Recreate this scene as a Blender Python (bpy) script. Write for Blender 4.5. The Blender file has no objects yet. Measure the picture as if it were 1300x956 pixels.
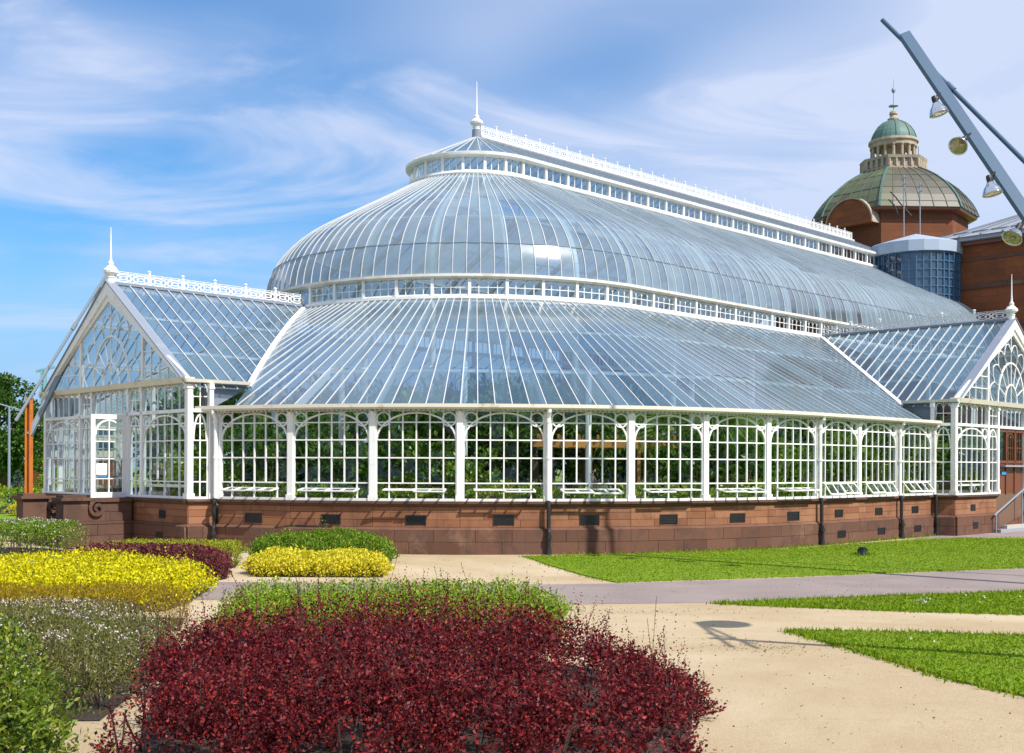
import bpy, math, random
import numpy as np
from mathutils import Vector, Matrix

# ------------------------------------------------------------------ camera, sky, sun, exposure
SC = bpy.context.scene
COL = SC.collection
F, YH, ROLL, CAMH = 1464.27, 594.18, 0.0034, 2.361
cam_d = bpy.data.cameras.new('camera')
cam = bpy.data.objects.new('camera', cam_d); COL.objects.link(cam)
cam_d.sensor_width = 36.0; cam_d.lens = F / 1300 * 36
cam_d.shift_y = (YH - 478) / 1300
cam_d.clip_start = 0.1; cam_d.clip_end = 3000
cam.matrix_world = Matrix.Translation((0, 0, CAMH)) @ Matrix.Rotation(math.radians(90), 4, 'X') @ Matrix.Rotation(ROLL, 4, 'Z')
SC.camera = cam

SUN_AZ = math.atan2(0.775, -0.632)          # heading to the sun, clockwise from +Y
SUN_EL = math.radians(48)
world = bpy.data.worlds.new('World'); SC.world = world; world.use_nodes = True
SKY_STRENGTH = 0.115


def build_world():
    nt = world.node_tree; N = nt.nodes; K = nt.links; N.clear()
    out = N.new('ShaderNodeOutputWorld'); bg = N.new('ShaderNodeBackground')
    sky = N.new('ShaderNodeTexSky'); sky.sky_type = 'NISHITA'; sky.sun_disc = False
    sky.sun_elevation = SUN_EL; sky.sun_rotation = SUN_AZ
    sky.air_density = 1.0; sky.dust_density = 0.6; sky.ozone_density = 2.5; sky.altitude = 50
    hs = N.new('ShaderNodeHueSaturation'); hs.inputs['Saturation'].default_value = 1.46; hs.inputs['Value'].default_value = 1.12
    K.new(sky.outputs[0], hs.inputs['Color'])
    tc = N.new('ShaderNodeTexCoord'); sep = N.new('ShaderNodeSeparateXYZ'); K.new(tc.outputs['Generated'], sep.inputs[0])

    def math_(op, a, b=None):
        m = N.new('ShaderNodeMath'); m.operation = op
        for i, q in enumerate((a, b)):
            if q is None: continue
            if isinstance(q, (int, float)): m.inputs[i].default_value = q
            else: K.new(q, m.inputs[i])
        return m.outputs[0]
    zz = math_('ADD', math_('MAXIMUM', sep.outputs[2], 0.0), 0.16)
    cx = math_('DIVIDE', sep.outputs[0], zz); cy = math_('DIVIDE', sep.outputs[1], zz)
    comb = N.new('ShaderNodeCombineXYZ'); K.new(cx, comb.inputs[0]); K.new(cy, comb.inputs[1])

    def layer(loc, rot, scale, nscale, detail, dist, lo, hi):
        mp = N.new('ShaderNodeMapping'); mp.inputs['Location'].default_value = loc
        mp.inputs['Rotation'].default_value = (0, 0, math.radians(rot)); mp.inputs['Scale'].default_value = scale
        K.new(comb.outputs[0], mp.inputs[0])
        no = N.new('ShaderNodeTexNoise'); no.inputs['Scale'].default_value = nscale; no.inputs['Detail'].default_value = detail
        no.inputs['Roughness'].default_value = 0.56; no.inputs['Distortion'].default_value = dist
        K.new(mp.outputs[0], no.inputs['Vector'])
        mr = N.new('ShaderNodeMapRange'); mr.interpolation_type = 'SMOOTHSTEP'
        mr.inputs['From Min'].default_value = lo; mr.inputs['From Max'].default_value = hi
        K.new(no.outputs['Fac'], mr.inputs['Value']); return mr.outputs[0]
    broad = layer((13.3, 3.82, 0), 24, (0.6, 0.6, 1), 0.62, 3, 0.5, 0.33, 0.60)
    wisps = layer((2.2, 2.9, 0), 38, (0.6, 1.15, 1), 1.7, 9, 1.3, 0.40, 0.76)
    fac = math_('MULTIPLY', math_('MINIMUM', math_('ADD', math_('MULTIPLY', broad, 0.92), math_('MULTIPLY', wisps, 0.85)), 1.0), 0.90)
    # pale summer haze low over the horizon, the same all round
    hz = N.new('ShaderNodeMapRange'); hz.interpolation_type = 'SMOOTHSTEP'; K.new(sep.outputs[2], hz.inputs['Value'])
    for k_, v_ in (('From Min', 0.0), ('From Max', 0.26), ('To Min', 0.95), ('To Max', 0.0)): hz.inputs[k_].default_value = v_
    mh = N.new('ShaderNodeMix'); mh.data_type = 'RGBA'; mh.inputs['B'].default_value = (1.75, 3.3, 5.9, 1)
    K.new(hz.outputs[0], mh.inputs['Factor']); K.new(hs.outputs[0], mh.inputs['A'])
    mix = N.new('ShaderNodeMix'); mix.data_type = 'RGBA'
    mix.inputs['B'].default_value = (4.7, 5.2, 6.6, 1)
    K.new(math_('MULTIPLY', fac, math_('SUBTRACT', 1.0, math_('MULTIPLY', hz.outputs[0], 0.75))), mix.inputs['Factor']); K.new(mh.outputs['Result'], mix.inputs['A'])
    K.new(mix.outputs['Result'], bg.inputs['Color']); bg.inputs['Strength'].default_value = SKY_STRENGTH
    K.new(bg.outputs[0], out.inputs[0])


build_world()
sun_d = bpy.data.lights.new('sun', 'SUN'); sun_d.energy = 5.0; sun_d.angle = math.radians(0.53); sun_d.color = (1.0, 0.945, 0.86)
sun = bpy.data.objects.new('sun', sun_d); COL.objects.link(sun)
TO_SUN = Vector((math.sin(SUN_AZ) * math.cos(SUN_EL), math.cos(SUN_AZ) * math.cos(SUN_EL), math.sin(SUN_EL)))
sun.rotation_mode = 'QUATERNION'; sun.rotation_quaternion = TO_SUN.to_track_quat('Z', 'Y')
SC.view_settings.view_transform = 'Standard'; SC.view_settings.look = 'None'
SC.view_settings.exposure = 0.40; SC.view_settings.gamma = 1.0
cy_ = SC.cycles
cy_.max_bounces = 10; cy_.diffuse_bounces = 3; cy_.glossy_bounces = 4; cy_.transmission_bounces = 4; cy_.transparent_max_bounces = 40
cy_.caustics_reflective = False; cy_.caustics_refractive = False; cy_.use_denoising = True

RNG = random.Random(7)
NR = np.random.default_rng(11)


# ------------------------------------------------------------------ helpers
def ground_at(x, y, z=0.0):
    """world point at height z that the photograph shows at pixel x, y"""
    X = (x - 650) + ROLL * (y - YH); Y = (y - YH) - ROLL * (x - 650)
    d = F * (CAMH - z) / Y
    return Vector((X / F * d, d, z))


def seen_at(x, y, d):
    X = (x - 650) + ROLL * (y - YH); Y = (y - YH) - ROLL * (x - 650)
    return Vector((X / F * d, d, CAMH - Y / F * d))


class MB:
    def __init__(s): s.v = []; s.f = []; s.m = []; s.mi = 0

    def mat(s, i): s.mi = i; return s

    def face(s, pts):
        n = len(s.v); s.v += [tuple(p) for p in pts]; s.f.append(tuple(range(n, n + len(pts)))); s.m.append(s.mi)

    def hexa(s, lo, hi):
        """lo, hi: 4 points each, same winding"""
        n = len(s.v); s.v += [tuple(p) for p in lo] + [tuple(p) for p in hi]
        fs = [(3, 2, 1, 0), (4, 5, 6, 7)] + [(i, (i + 1) % 4, 4 + (i + 1) % 4, 4 + i) for i in range(4)]
        for f in fs: s.f.append(tuple(n + i for i in f)); s.m.append(s.mi)

    def box(s, x0, x1, y0, y1, z0, z1):
        s.hexa([(x0, y0, z0), (x1, y0, z0), (x1, y1, z0), (x0, y1, z0)], [(x0, y0, z1), (x1, y0, z1), (x1, y1, z1), (x0, y1, z1)])

    def bar(s, p0, p1, w, d, n=(0, 0, 1)):
        """bar from p0 to p1: depth d along n, width w across"""
        p0 = Vector(p0); p1 = Vector(p1); t = (p1 - p0)
        if t.length < 1e-6: return
        t.normalize(); n = Vector(n); n = n - t * n.dot(t)
        if n.length < 1e-4: n = Vector((1, 0, 0)) - t * t.x
        n.normalize(); a = t.cross(n) * (w / 2); b = n * (d / 2)
        s.hexa([p0 - a - b, p0 + a - b, p0 + a + b, p0 - a + b], [p1 - a - b, p1 + a - b, p1 + a + b, p1 - a + b])

    def path(s, pts, w, d, n=(0, 0, 1), closed=False):
        q = list(pts) + ([pts[0]] if closed else [])
        for a, b in zip(q[:-1], q[1:]): s.bar(a, b, w, d, n)

    def tube(s, pts, r, k=8, cap=True):
        pts = [Vector(p) for p in pts]; rs = r if isinstance(r, (list, tuple)) else [r] * len(pts)
        rings = []
        for i, p in enumerate(pts):
            t = (pts[min(i + 1, len(pts) - 1)] - pts[max(i - 1, 0)]).normalized()
            a = Vector((0, 0, 1)) if abs(t.z) < 0.9 else Vector((1, 0, 0))
            x = t.cross(a).normalized(); y = t.cross(x)
            n = len(s.v)
            s.v += [tuple(p + (x * math.cos(2 * math.pi * j / k) + y * math.sin(2 * math.pi * j / k)) * rs[i]) for j in range(k)]
            rings.append(n)
        for a, b in zip(rings[:-1], rings[1:]):
            for j in range(k):
                s.f.append((a + j, a + (j + 1) % k, b + (j + 1) % k, b + j)); s.m.append(s.mi)
        if cap:
            for a in (rings[0], rings[-1]): s.f.append(tuple(a + j for j in range(k))); s.m.append(s.mi)

    def lathe(s, prof, k=16, c=(0, 0, 0), a0=0.0):
        rings = []
        for r, z in prof:
            n = len(s.v); rings.append(n)
            s.v += [(c[0] + r * math.cos(a0 + 2 * math.pi * j / k), c[1] + r * math.sin(a0 + 2 * math.pi * j / k), c[2] + z) for j in range(k)]
        for a, b in zip(rings[:-1], rings[1:]):
            for j in range(k):
                s.f.append((a + j, a + (j + 1) % k, b + (j + 1) % k, b + j)); s.m.append(s.mi)
        s.f.append(tuple(rings[-1] + j for j in range(k))); s.m.append(s.mi)

    def prism(s, poly, z0, z1):
        n = len(poly); b = len(s.v)
        s.v += [(p[0], p[1], z0) for p in poly] + [(p[0], p[1], z1) for p in poly]
        s.f.append(tuple(b + n + i for i in range(n))); s.m.append(s.mi)
        s.f.append(tuple(b + n - 1 - i for i in range(n))); s.m.append(s.mi)
        for i in range(n):
            s.f.append((b + i, b + (i + 1) % n, b + n + (i + 1) % n, b + n + i)); s.m.append(s.mi)

    def build(s, name, mats, parent=None, smooth=False):
        me = bpy.data.meshes.new(name); me.from_pydata(s.v, [], s.f)
        mats = mats if isinstance(mats, (list, tuple)) else [mats]
        for m in mats: me.materials.append(m)
        if len(mats) > 1: me.polygons.foreach_set('material_index', s.m)
        if smooth: me.polygons.foreach_set('use_smooth', [True] * len(me.polygons))
        me.update()
        return link(name, me, parent)


def link(name, data, parent=None):
    o = bpy.data.objects.new(name, data); COL.objects.link(o)
    if parent is not None: o.parent = parent
    return o


def tag(o, label=None, cat=None, group=None, kind=None):
    if label: o['label'] = label
    if cat: o['category'] = cat
    if group: o['group'] = group
    if kind: o['kind'] = kind
    return o


def thing(name, label, cat, loc=(0, 0, 0), rz=0.0, group=None):
    o = link(name, None); o.location = loc; o.rotation_euler = (0, 0, rz)
    return tag(o, label, cat, group)


def copy_tree(o, parent=None):
    c = o.copy(); COL.objects.link(c)
    if parent is not None: c.parent = parent
    for ch in list(o.children): copy_tree(ch, c)
    return c


# ------------------------------------------------------------------ materials
class NT:
    def __init__(s, name):
        s.m = bpy.data.materials.new(name); s.m.use_nodes = True; s.t = s.m.node_tree; s.N = s.t.nodes; s.K = s.t.links; s.N.clear()
        s.out = s.N.new('ShaderNodeOutputMaterial')

    def n(s, t, **kw):
        x = s.N.new(t)
        for k, v in kw.items():
            if k.startswith('_'): setattr(x, k[1:], v)
        return x

    def put(s, node, key, val):
        if isinstance(val, bpy.types.NodeSocket): s.K.new(val, node.inputs[key])
        else: node.inputs[key].default_value = val

    def noise(s, scale, detail=4, rough=0.55, vec=None, dist=0.0):
        x = s.N.new('ShaderNodeTexNoise'); x.inputs['Scale'].default_value = scale; x.inputs['Detail'].default_value = detail
        x.inputs['Roughness'].default_value = rough; x.inputs['Distortion'].default_value = dist
        if vec is None:
            vec = s.N.new('ShaderNodeTexCoord').outputs['Object']
        s.K.new(vec, x.inputs['Vector']); return x.outputs['Fac']

    def ramp(s, fac, stops):
        r = s.N.new('ShaderNodeValToRGB'); e = r.color_ramp.elements
        while len(e) < len(stops): e.new(0.5)
        for q, (p, c) in zip(e, stops): q.position = p; q.color = (c[0], c[1], c[2], 1)
        s.put(r, 'Fac', fac); return r.outputs['Color']

    def mix(s, f, a, b, blend='MIX'):
        x = s.N.new('ShaderNodeMix'); x.data_type = 'RGBA'; x.blend_type = blend
        for k, v in (('Factor', f), ('A', a), ('B', b)):
            if isinstance(v, tuple) and len(v) == 3: v = v + (1,)
            s.put(x, k, v)
        return x.outputs['Result']

    def mp(s, v, a, b, c, d):
        x = s.N.new('ShaderNodeMapRange')
        for k, q in (('Value', v), ('From Min', a), ('From Max', b), ('To Min', c), ('To Max', d)): s.put(x, k, q)
        return x.outputs[0]

    def bump(s, h, strength=0.3, dist=0.02):
        b = s.N.new('ShaderNodeBump'); b.inputs['Strength'].default_value = strength; b.inputs['Distance'].default_value = dist
        s.K.new(h, b.inputs['Height']); return b.outputs[0]

    def pbr(s, color, rough=0.6, metal=0.0, normal=None, spec=0.5):
        p = s.N.new('ShaderNodeBsdfPrincipled')
        if isinstance(color, tuple): color = color + (1,)
        s.put(p, 'Base Color', color); s.put(p, 'Roughness', rough); s.put(p, 'Metallic', metal); s.put(p, 'Specular IOR Level', spec)
        if normal is not None: s.K.new(normal, p.inputs['Normal'])
        s.K.new(p.outputs[0], s.out.inputs[0]); return s.m


def m_paint(name, c, c2, rough=0.45, scale=2.2, lo=0.55, hi=0.78):
    t = NT(name); f = t.noise(scale, 7, 0.68); f2 = t.noise(14, 4)
    col = t.mix(t.mp(f, lo, hi, 0, 0.75), c, c2)
    return t.pbr(col, rough, normal=t.bump(f2, 0.12, 0.005))


WHITE = m_paint('white paint', (0.80, 0.80, 0.79), (0.52, 0.46, 0.36), 0.45, 1.6, 0.54, 0.74)
BARW = m_paint('white glazing bar paint', (0.53, 0.54, 0.555), (0.42, 0.40, 0.36), 0.55, 3)
CREAM = m_paint('weathered cream gutter paint', (0.66, 0.63, 0.54), (0.33, 0.23, 0.12), 0.5, 1.7, 0.56, 0.74)
RUSTY = m_paint('rust streaked white paint', (0.70, 0.68, 0.62), (0.40, 0.26, 0.12), 0.5, 1.3, 0.48, 0.72)
BLACK = m_paint('black iron', (0.015, 0.015, 0.017), (0.05, 0.035, 0.025), 0.5)
LEAD = m_paint('lead sheet', (0.20, 0.23, 0.29), (0.30, 0.32, 0.36), 0.55)
STEEL = m_paint('blue grey painted steel', (0.045, 0.105, 0.19), (0.06, 0.12, 0.20), 0.55, 5)
STEELL = m_paint('light grey galvanised tube', (0.22, 0.27, 0.32), (0.17, 0.21, 0.26), 0.4, 5)
CORTEN = m_paint('orange rusted steel', (0.58, 0.20, 0.035), (0.40, 0.11, 0.025), 0.7, 3, 0.4, 0.7)
OAKW = m_paint('orange stained timber', (0.50, 0.22, 0.045), (0.34, 0.13, 0.03), 0.6, 3)
BROWNW = m_paint('brown painted timber', (0.15, 0.05, 0.024), (0.07, 0.025, 0.015), 0.4)
PAPER = m_paint('white paper', (0.8, 0.8, 0.8), (0.75, 0.75, 0.75), 0.8)
BLUEP = m_paint('blue print', (0.03, 0.25, 0.55), (0.04, 0.28, 0.55), 0.6)
SLATE = m_paint('grey lead roof', (0.30, 0.31, 0.35), (0.18, 0.19, 0.23), 0.45, 3)
STONEP = m_paint('pale carved stone', (0.40, 0.33, 0.24), (0.16, 0.12, 0.09), 0.8, 2.5, 0.42, 0.75)
STEM = m_paint('dark stems', (0.045, 0.022, 0.018), (0.03, 0.018, 0.014), 0.9, 5)
BARK = m_paint('bark', (0.10, 0.07, 0.045), (0.05, 0.035, 0.025), 0.9, 5)
CONCRETE = m_paint('pale concrete', (0.42, 0.40, 0.37), (0.30, 0.28, 0.26), 0.85)


def m_stone(name, stops, dark, rough=0.85):
    t = NT(name); oi = t.n('ShaderNodeObjectInfo')
    base = t.ramp(oi.outputs['Random'], stops)
    a = t.noise(1.6, 8, 0.65, dist=0.4); b = t.noise(18, 5, 0.6)
    col = t.mix(t.mp(a, 0.5, 0.75, 0, 0.8), base, dark)
    c = t.noise(0.9, 7, 0.7)
    col = t.mix(t.mp(c, 0.58, 0.78, 0, 0.45), col, (0.40, 0.26, 0.17))
    wz = t.n('ShaderNodeMapping'); wz.inputs['Scale'].default_value = (3.0, 3.0, 0.45); t.K.new(t.n('ShaderNodeTexCoord').outputs['Object'], wz.inputs[0])
    st = t.noise(1.0, 6, 0.65, vec=wz.outputs[0])
    col = t.mix(t.mp(st, 0.54, 0.74, 0, 0.7), col, dark)
    col = t.mix(0.35, col, t.mix(b, (0.35, 0.35, 0.35), (1, 1, 1)), 'MULTIPLY')
    return t.pbr(col, rough, normal=t.bump(b, 0.5, 0.012), spec=0.25)


SAND = m_stone('red sandstone', [(0, (0.22, 0.092, 0.050)), (0.35, (0.31, 0.135, 0.068)), (0.7, (0.27, 0.122, 0.070)), (1, (0.35, 0.165, 0.09))], (0.13, 0.066, 0.045))
SANDLOW = m_stone('stained red sandstone', [(0, (0.12, 0.06, 0.041)), (0.5, (0.165, 0.078, 0.050)), (1, (0.14, 0.076, 0.055))], (0.07, 0.043, 0.035))
COPING = m_stone('dark weathered sandstone', [(0, (0.115, 0.062, 0.045)), (1, (0.15, 0.08, 0.055))], (0.06, 0.04, 0.034))
MORTAR = m_paint('brown mortar', (0.15, 0.085, 0.055), (0.20, 0.12, 0.075), 0.95)


def m_palace(name, c1, c2, cm):
    t = NT(name); tc = t.n('ShaderNodeTexCoord')
    mp = t.n('ShaderNodeMapping'); mp.inputs['Rotation'].default_value = (math.radians(90), 0, 0); t.K.new(tc.outputs['Object'], mp.inputs[0])
    # brick coordinates: along the wall (x+y) and up
    sp = t.n('ShaderNodeSeparateXYZ'); t.K.new(tc.outputs['Object'], sp.inputs[0])
    ad = t.n('ShaderNodeMath', _operation='ADD'); t.K.new(sp.outputs[0], ad.inputs[0]); t.K.new(sp.outputs[1], ad.inputs[1])
    cb = t.n('ShaderNodeCombineXYZ'); t.K.new(ad.outputs[0], cb.inputs[0]); t.K.new(sp.outputs[2], cb.inputs[1])
    br = t.n('ShaderNodeTexBrick'); t.K.new(cb.outputs[0], br.inputs['Vector'])
    br.inputs['Scale'].default_value = 1.0; br.inputs['Brick Width'].default_value = 0.9; br.inputs['Row Height'].default_value = 0.36
    br.inputs['Mortar Size'].default_value = 0.008; br.inputs['Bias'].default_value = 0.0
    br.inputs['Color1'].default_value = c1 + (1,); br.inputs['Color2'].default_value = c2 + (1,); br.inputs['Mortar'].default_value = cm + (1,)
    a = t.noise(0.8, 7, 0.65); b = t.noise(12, 4)
    col = t.mix(t.mp(a, 0.42, 0.75, 0, 0.75), br.outputs['Color'], (0.11, 0.05, 0.03))
    return t.pbr(col, 0.9, normal=t.bump(b, 0.4, 0.02), spec=0.2)


PALACE = m_palace('palace red sandstone', (0.20, 0.073, 0.032), (0.135, 0.05, 0.025), (0.09, 0.042, 0.026))


def m_copper():
    t = NT('verdigris copper'); oi = t.n('ShaderNodeObjectInfo')
    base = t.ramp(oi.outputs['Random'], [(0, (0.075, 0.098, 0.038)), (0.3, (0.10, 0.105, 0.055)), (0.55, (0.07, 0.068, 0.045)), (0.8, (0.095, 0.13, 0.055)), (1, (0.11, 0.11, 0.065))])
    a = t.noise(0.9, 6, 0.6); col = t.mix(t.mp(a, 0.5, 0.75, 0, 0.6), base, (0.10, 0.17, 0.125))
    c = t.noise(2.5, 6, 0.7); col = t.mix(t.mp(c, 0.55, 0.75, 0, 0.6), col, (0.10, 0.09, 0.06))
    return t.pbr(col, 0.62, normal=t.bump(c, 0.2, 0.02))


COPPER = m_copper()
COPBR = m_paint('brown weathered copper', (0.088, 0.080, 0.060), (0.055, 0.056, 0.045), 0.5, 1.4, 0.42, 0.72)
VERDI = m_paint('green copper', (0.065, 0.165, 0.145), (0.11, 0.12, 0.085), 0.6, 1.2, 0.42, 0.66)


def m_glass(name, tint, trans, refl, rough, film, filmc, streak=0.0):
    """single pane: see-through share, mirror share by viewing angle, dusty film"""
    t = NT(name)
    tr = t.n('ShaderNodeBsdfTransparent'); tr.inputs[0].default_value = tint + (1,)
    gl = t.n('ShaderNodeBsdfGlossy'); gl.inputs['Roughness'].default_value = rough; gl.inputs['Color'].default_value = (1, 1, 1, 1)
    lw = t.n('ShaderNodeLayerWeight'); lw.inputs['Blend'].default_value = 0.5
    pw = t.n('ShaderNodeMath', _operation='POWER'); t.K.new(lw.outputs['Facing'], pw.inputs[0]); pw.inputs[1].default_value = 5.0
    fr = t.n('ShaderNodeMath', _operation='MULTIPLY_ADD'); t.K.new(pw.outputs[0], fr.inputs[0]); fr.inputs[1].default_value = 0.92; fr.inputs[2].default_value = 0.05
    ms = t.n('ShaderNodeMixShader')
    fac = t.n('ShaderNodeMath', _operation='MULTIPLY', _use_clamp=True); t.K.new(fr.outputs[0], fac.inputs[0]); fac.inputs[1].default_value = refl
    fm = t.n('ShaderNodeMath', _operation='MINIMUM'); t.K.new(fac.outputs[0], fm.inputs[0]); fm.inputs[1].default_value = 0.55
    t.K.new(fm.outputs[0], ms.inputs[0]); t.K.new(tr.outputs[0], ms.inputs[1]); t.K.new(gl.outputs[0], ms.inputs[2])
    if film > 0:
        df = t.n('ShaderNodeBsdfDiffuse'); df.inputs[0].default_value = filmc + (1,)
        tl = t.n('ShaderNodeBsdfTranslucent'); tl.inputs[0].default_value = filmc + (1,)
        mm = t.n('ShaderNodeMixShader'); mm.inputs[0].default_value = 0.45; t.K.new(df.outputs[0], mm.inputs[1]); t.K.new(tl.outputs[0], mm.inputs[2])
        oi = t.n('ShaderNodeObjectInfo')
        f = t.mp(t.noise(1.3, 6, 0.65), 0.35, 0.72, film * 0.85, film * 1.22)
        f2 = t.n('ShaderNodeMath', _operation='MULTIPLY', _use_clamp=True); t.K.new(f, f2.inputs[0]); t.K.new(t.mp(oi.outputs['Random'], 0, 1, 0.45, 1.7), f2.inputs[1])
        m2 = t.n('ShaderNodeMixShader'); t.K.new(f2.outputs[0], m2.inputs[0]); t.K.new(ms.outputs[0], m2.inputs[1]); t.K.new(mm.outputs[0], m2.inputs[2])
        t.K.new(m2.outputs[0], t.out.inputs[0])
    else: t.K.new(ms.outputs[0], t.out.inputs[0])
    return t.m


GL_WIN = m_glass('clear window glass', (0.94, 0.97, 0.96), 0, 0.7, 0.01, 0.0, (0.6, 0.62, 0.62))
GL_ROOF = m_glass('dusty roof glass', (0.72, 0.86, 0.94), 0, 3.0, 0.14, 0.32, (0.215, 0.33, 0.43))
GL_DOME = m_glass('hazy curved dome glass', (0.66, 0.82, 0.92), 0, 4.2, 0.14, 0.45, (0.33, 0.435, 0.52))
GL_BLUE = m_glass('blue tower glass', (0.30, 0.55, 0.78), 0, 2.4, 0.02, 0.34, (0.12, 0.29, 0.50))
METAL = NT('polished lamp metal').pbr((0.72, 0.73, 0.74), 0.16, 1.0)
LENS = m_glass('amber lamp glass', (0.86, 0.84, 0.74), 0, 2.2, 0.03, 0.05, (0.42, 0.36, 0.20))


def m_leaf(name, stops, rough=0.5, trans=0.35, spec=0.18, patch=None):
    t = NT(name); g = t.n('ShaderNodeNewGeometry')
    col = t.ramp(g.outputs['Random Per Island'], stops)
    if patch: col = t.mix(t.mp(t.noise(0.9, 6, 0.65, dist=0.5), 0.48, 0.72, 0, 0.75), col, patch); col = t.mix(t.mp(t.noise(0.35, 4), 0.4, 0.65, 0, 0.35), col, (0.10, 0.20, 0.006))
    p = t.n('ShaderNodeBsdfPrincipled'); t.K.new(col, p.inputs['Base Color']); p.inputs['Roughness'].default_value = rough
    p.inputs['Specular IOR Level'].default_value = spec
    tl = t.n('ShaderNodeBsdfTranslucent'); t.K.new(col, tl.inputs[0])
    ms = t.n('ShaderNodeMixShader'); ms.inputs[0].default_value = trans
    t.K.new(p.outputs[0], ms.inputs[1]); t.K.new(tl.outputs[0], ms.inputs[2]); t.K.new(ms.outputs[0], t.out.inputs[0])
    return t.m


LF_RED = m_leaf('purple red berberis leaves', [(0, (0.022, 0.004, 0.007)), (0.4, (0.08, 0.008, 0.013)), (0.72, (0.19, 0.016, 0.018)), (0.95, (0.34, 0.035, 0.03)), (1, (0.20, 0.07, 0.08))], 0.5, 0.3, 0.2)
LF_PURP = m_leaf('dull purple leaves', [(0, (0.05, 0.010, 0.018)), (0.5, (0.15, 0.028, 0.040)), (0.85, (0.22, 0.06, 0.05)), (1, (0.10, 0.12, 0.03))], 0.5, 0.25)
LF_LIME = m_leaf('light green leaves', [(0, (0.08, 0.15, 0.010)), (0.4, (0.18, 0.30, 0.018)), (0.8, (0.29, 0.42, 0.025)), (1, (0.42, 0.48, 0.05))], 0.45, 0.4)
LF_LIME2 = m_leaf('yellow green shrub leaves', [(0, (0.03, 0.065, 0.006)), (0.4, (0.09, 0.155, 0.010)), (0.8, (0.19, 0.26, 0.016)), (1, (0.34, 0.36, 0.05))], 0.5, 0.4, 0.3)
LF_GREEN = m_leaf('mid green leaves', [(0, (0.05, 0.11, 0.010)), (0.5, (0.13, 0.24, 0.018)), (0.85, (0.23, 0.34, 0.025)), (1, (0.33, 0.40, 0.04))], 0.45, 0.4)
LF_YELL = m_leaf('golden yellow leaves', [(0, (0.16, 0.20, 0.006)), (0.2, (0.46, 0.42, 0.006)), (0.6, (0.72, 0.64, 0.006)), (0.9, (0.82, 0.74, 0.012)), (1, (0.20, 0.30, 0.012))], 0.5, 0.35)
LF_YELP = m_leaf('pale yellow flowers', [(0, (0.30, 0.30, 0.012)), (0.35, (0.66, 0.58, 0.025)), (1, (0.80, 0.72, 0.08))], 0.6, 0.35)
LF_ORNG = m_leaf('orange brown heath tips', [(0, (0.13, 0.11, 0.010)), (0.5, (0.30, 0.19, 0.012)), (1, (0.42, 0.29, 0.018))], 0.6, 0.35)
LF_GREY = m_leaf('grey green heath', [(0, (0.055, 0.07, 0.015)), (0.55, (0.15, 0.155, 0.04)), (0.9, (0.26, 0.25, 0.085)), (1, (0.50, 0.45, 0.32))], 0.7, 0.3, 0.06)
LF_WHITE = m_leaf('tiny white flowers', [(0, (0.55, 0.48, 0.48)), (0.5, (0.72, 0.70, 0.68)), (1, (0.60, 0.38, 0.45))], 0.6, 0.3)
LF_HEDGE = m_leaf('clipped yellow green hedge leaves', [(0, (0.10, 0.15, 0.012)), (0.5, (0.30, 0.33, 0.02)), (1, (0.48, 0.46, 0.04))], 0.5, 0.4)
LF_DARK = m_leaf('dark glasshouse leaves', [(0, (0.03, 0.08, 0.012)), (0.45, (0.09, 0.20, 0.02)), (0.8, (0.18, 0.32, 0.035)), (1, (0.34, 0.42, 0.06))], 0.35, 0.4, 0.5)
LF_DARK2 = m_leaf('bright glasshouse leaves', [(0, (0.06, 0.16, 0.015)), (0.5, (0.20, 0.36, 0.03)), (1, (0.46, 0.50, 0.06))], 0.35, 0.4, 0.5)
LF_TREE = m_leaf('tree leaves', [(0, (0.022, 0.06, 0.010)), (0.5, (0.045, 0.115, 0.015)), (0.9, (0.085, 0.17, 0.025)), (1, (0.13, 0.20, 0.04))], 0.5, 0.35)
LF_CONI = m_leaf('blue green needles', [(0, (0.04, 0.085, 0.055)), (1, (0.12, 0.19, 0.14))], 0.6, 0.2)
LF_GRASS = m_leaf('grass blades', [(0, (0.08, 0.15, 0.004)), (0.5, (0.16, 0.27, 0.006)), (0.9, (0.24, 0.345, 0.010)), (1, (0.36, 0.36, 0.05))], 0.75, 0.3, 0.1, (0.27, 0.29, 0.035))


def m_lawn(name):
    t = NT(name); a = t.noise(0.35, 6, 0.6); b = t.noise(9, 8, 0.7); c = t.noise(60, 3)
    col = t.mix(t.mp(a, 0.35, 0.65, 0, 1), (0.115, 0.21, 0.004), (0.185, 0.29, 0.008))
    col = t.mix(t.mp(b, 0.45, 0.75, 0, 0.7), col, (0.22, 0.27, 0.03))
    col = t.mix(t.mp(c, 0.5, 0.8, 0, 0.5), col, (0.055, 0.12, 0.008))
    d_ = t.noise(1.1, 7, 0.7, dist=0.6); col = t.mix(t.mp(d_, 0.58, 0.78, 0, 0.65), col, (0.30, 0.27, 0.09))
    return t.pbr(col, 0.8, normal=t.bump(c, 0.9, 0.03), spec=0.2)


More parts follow.
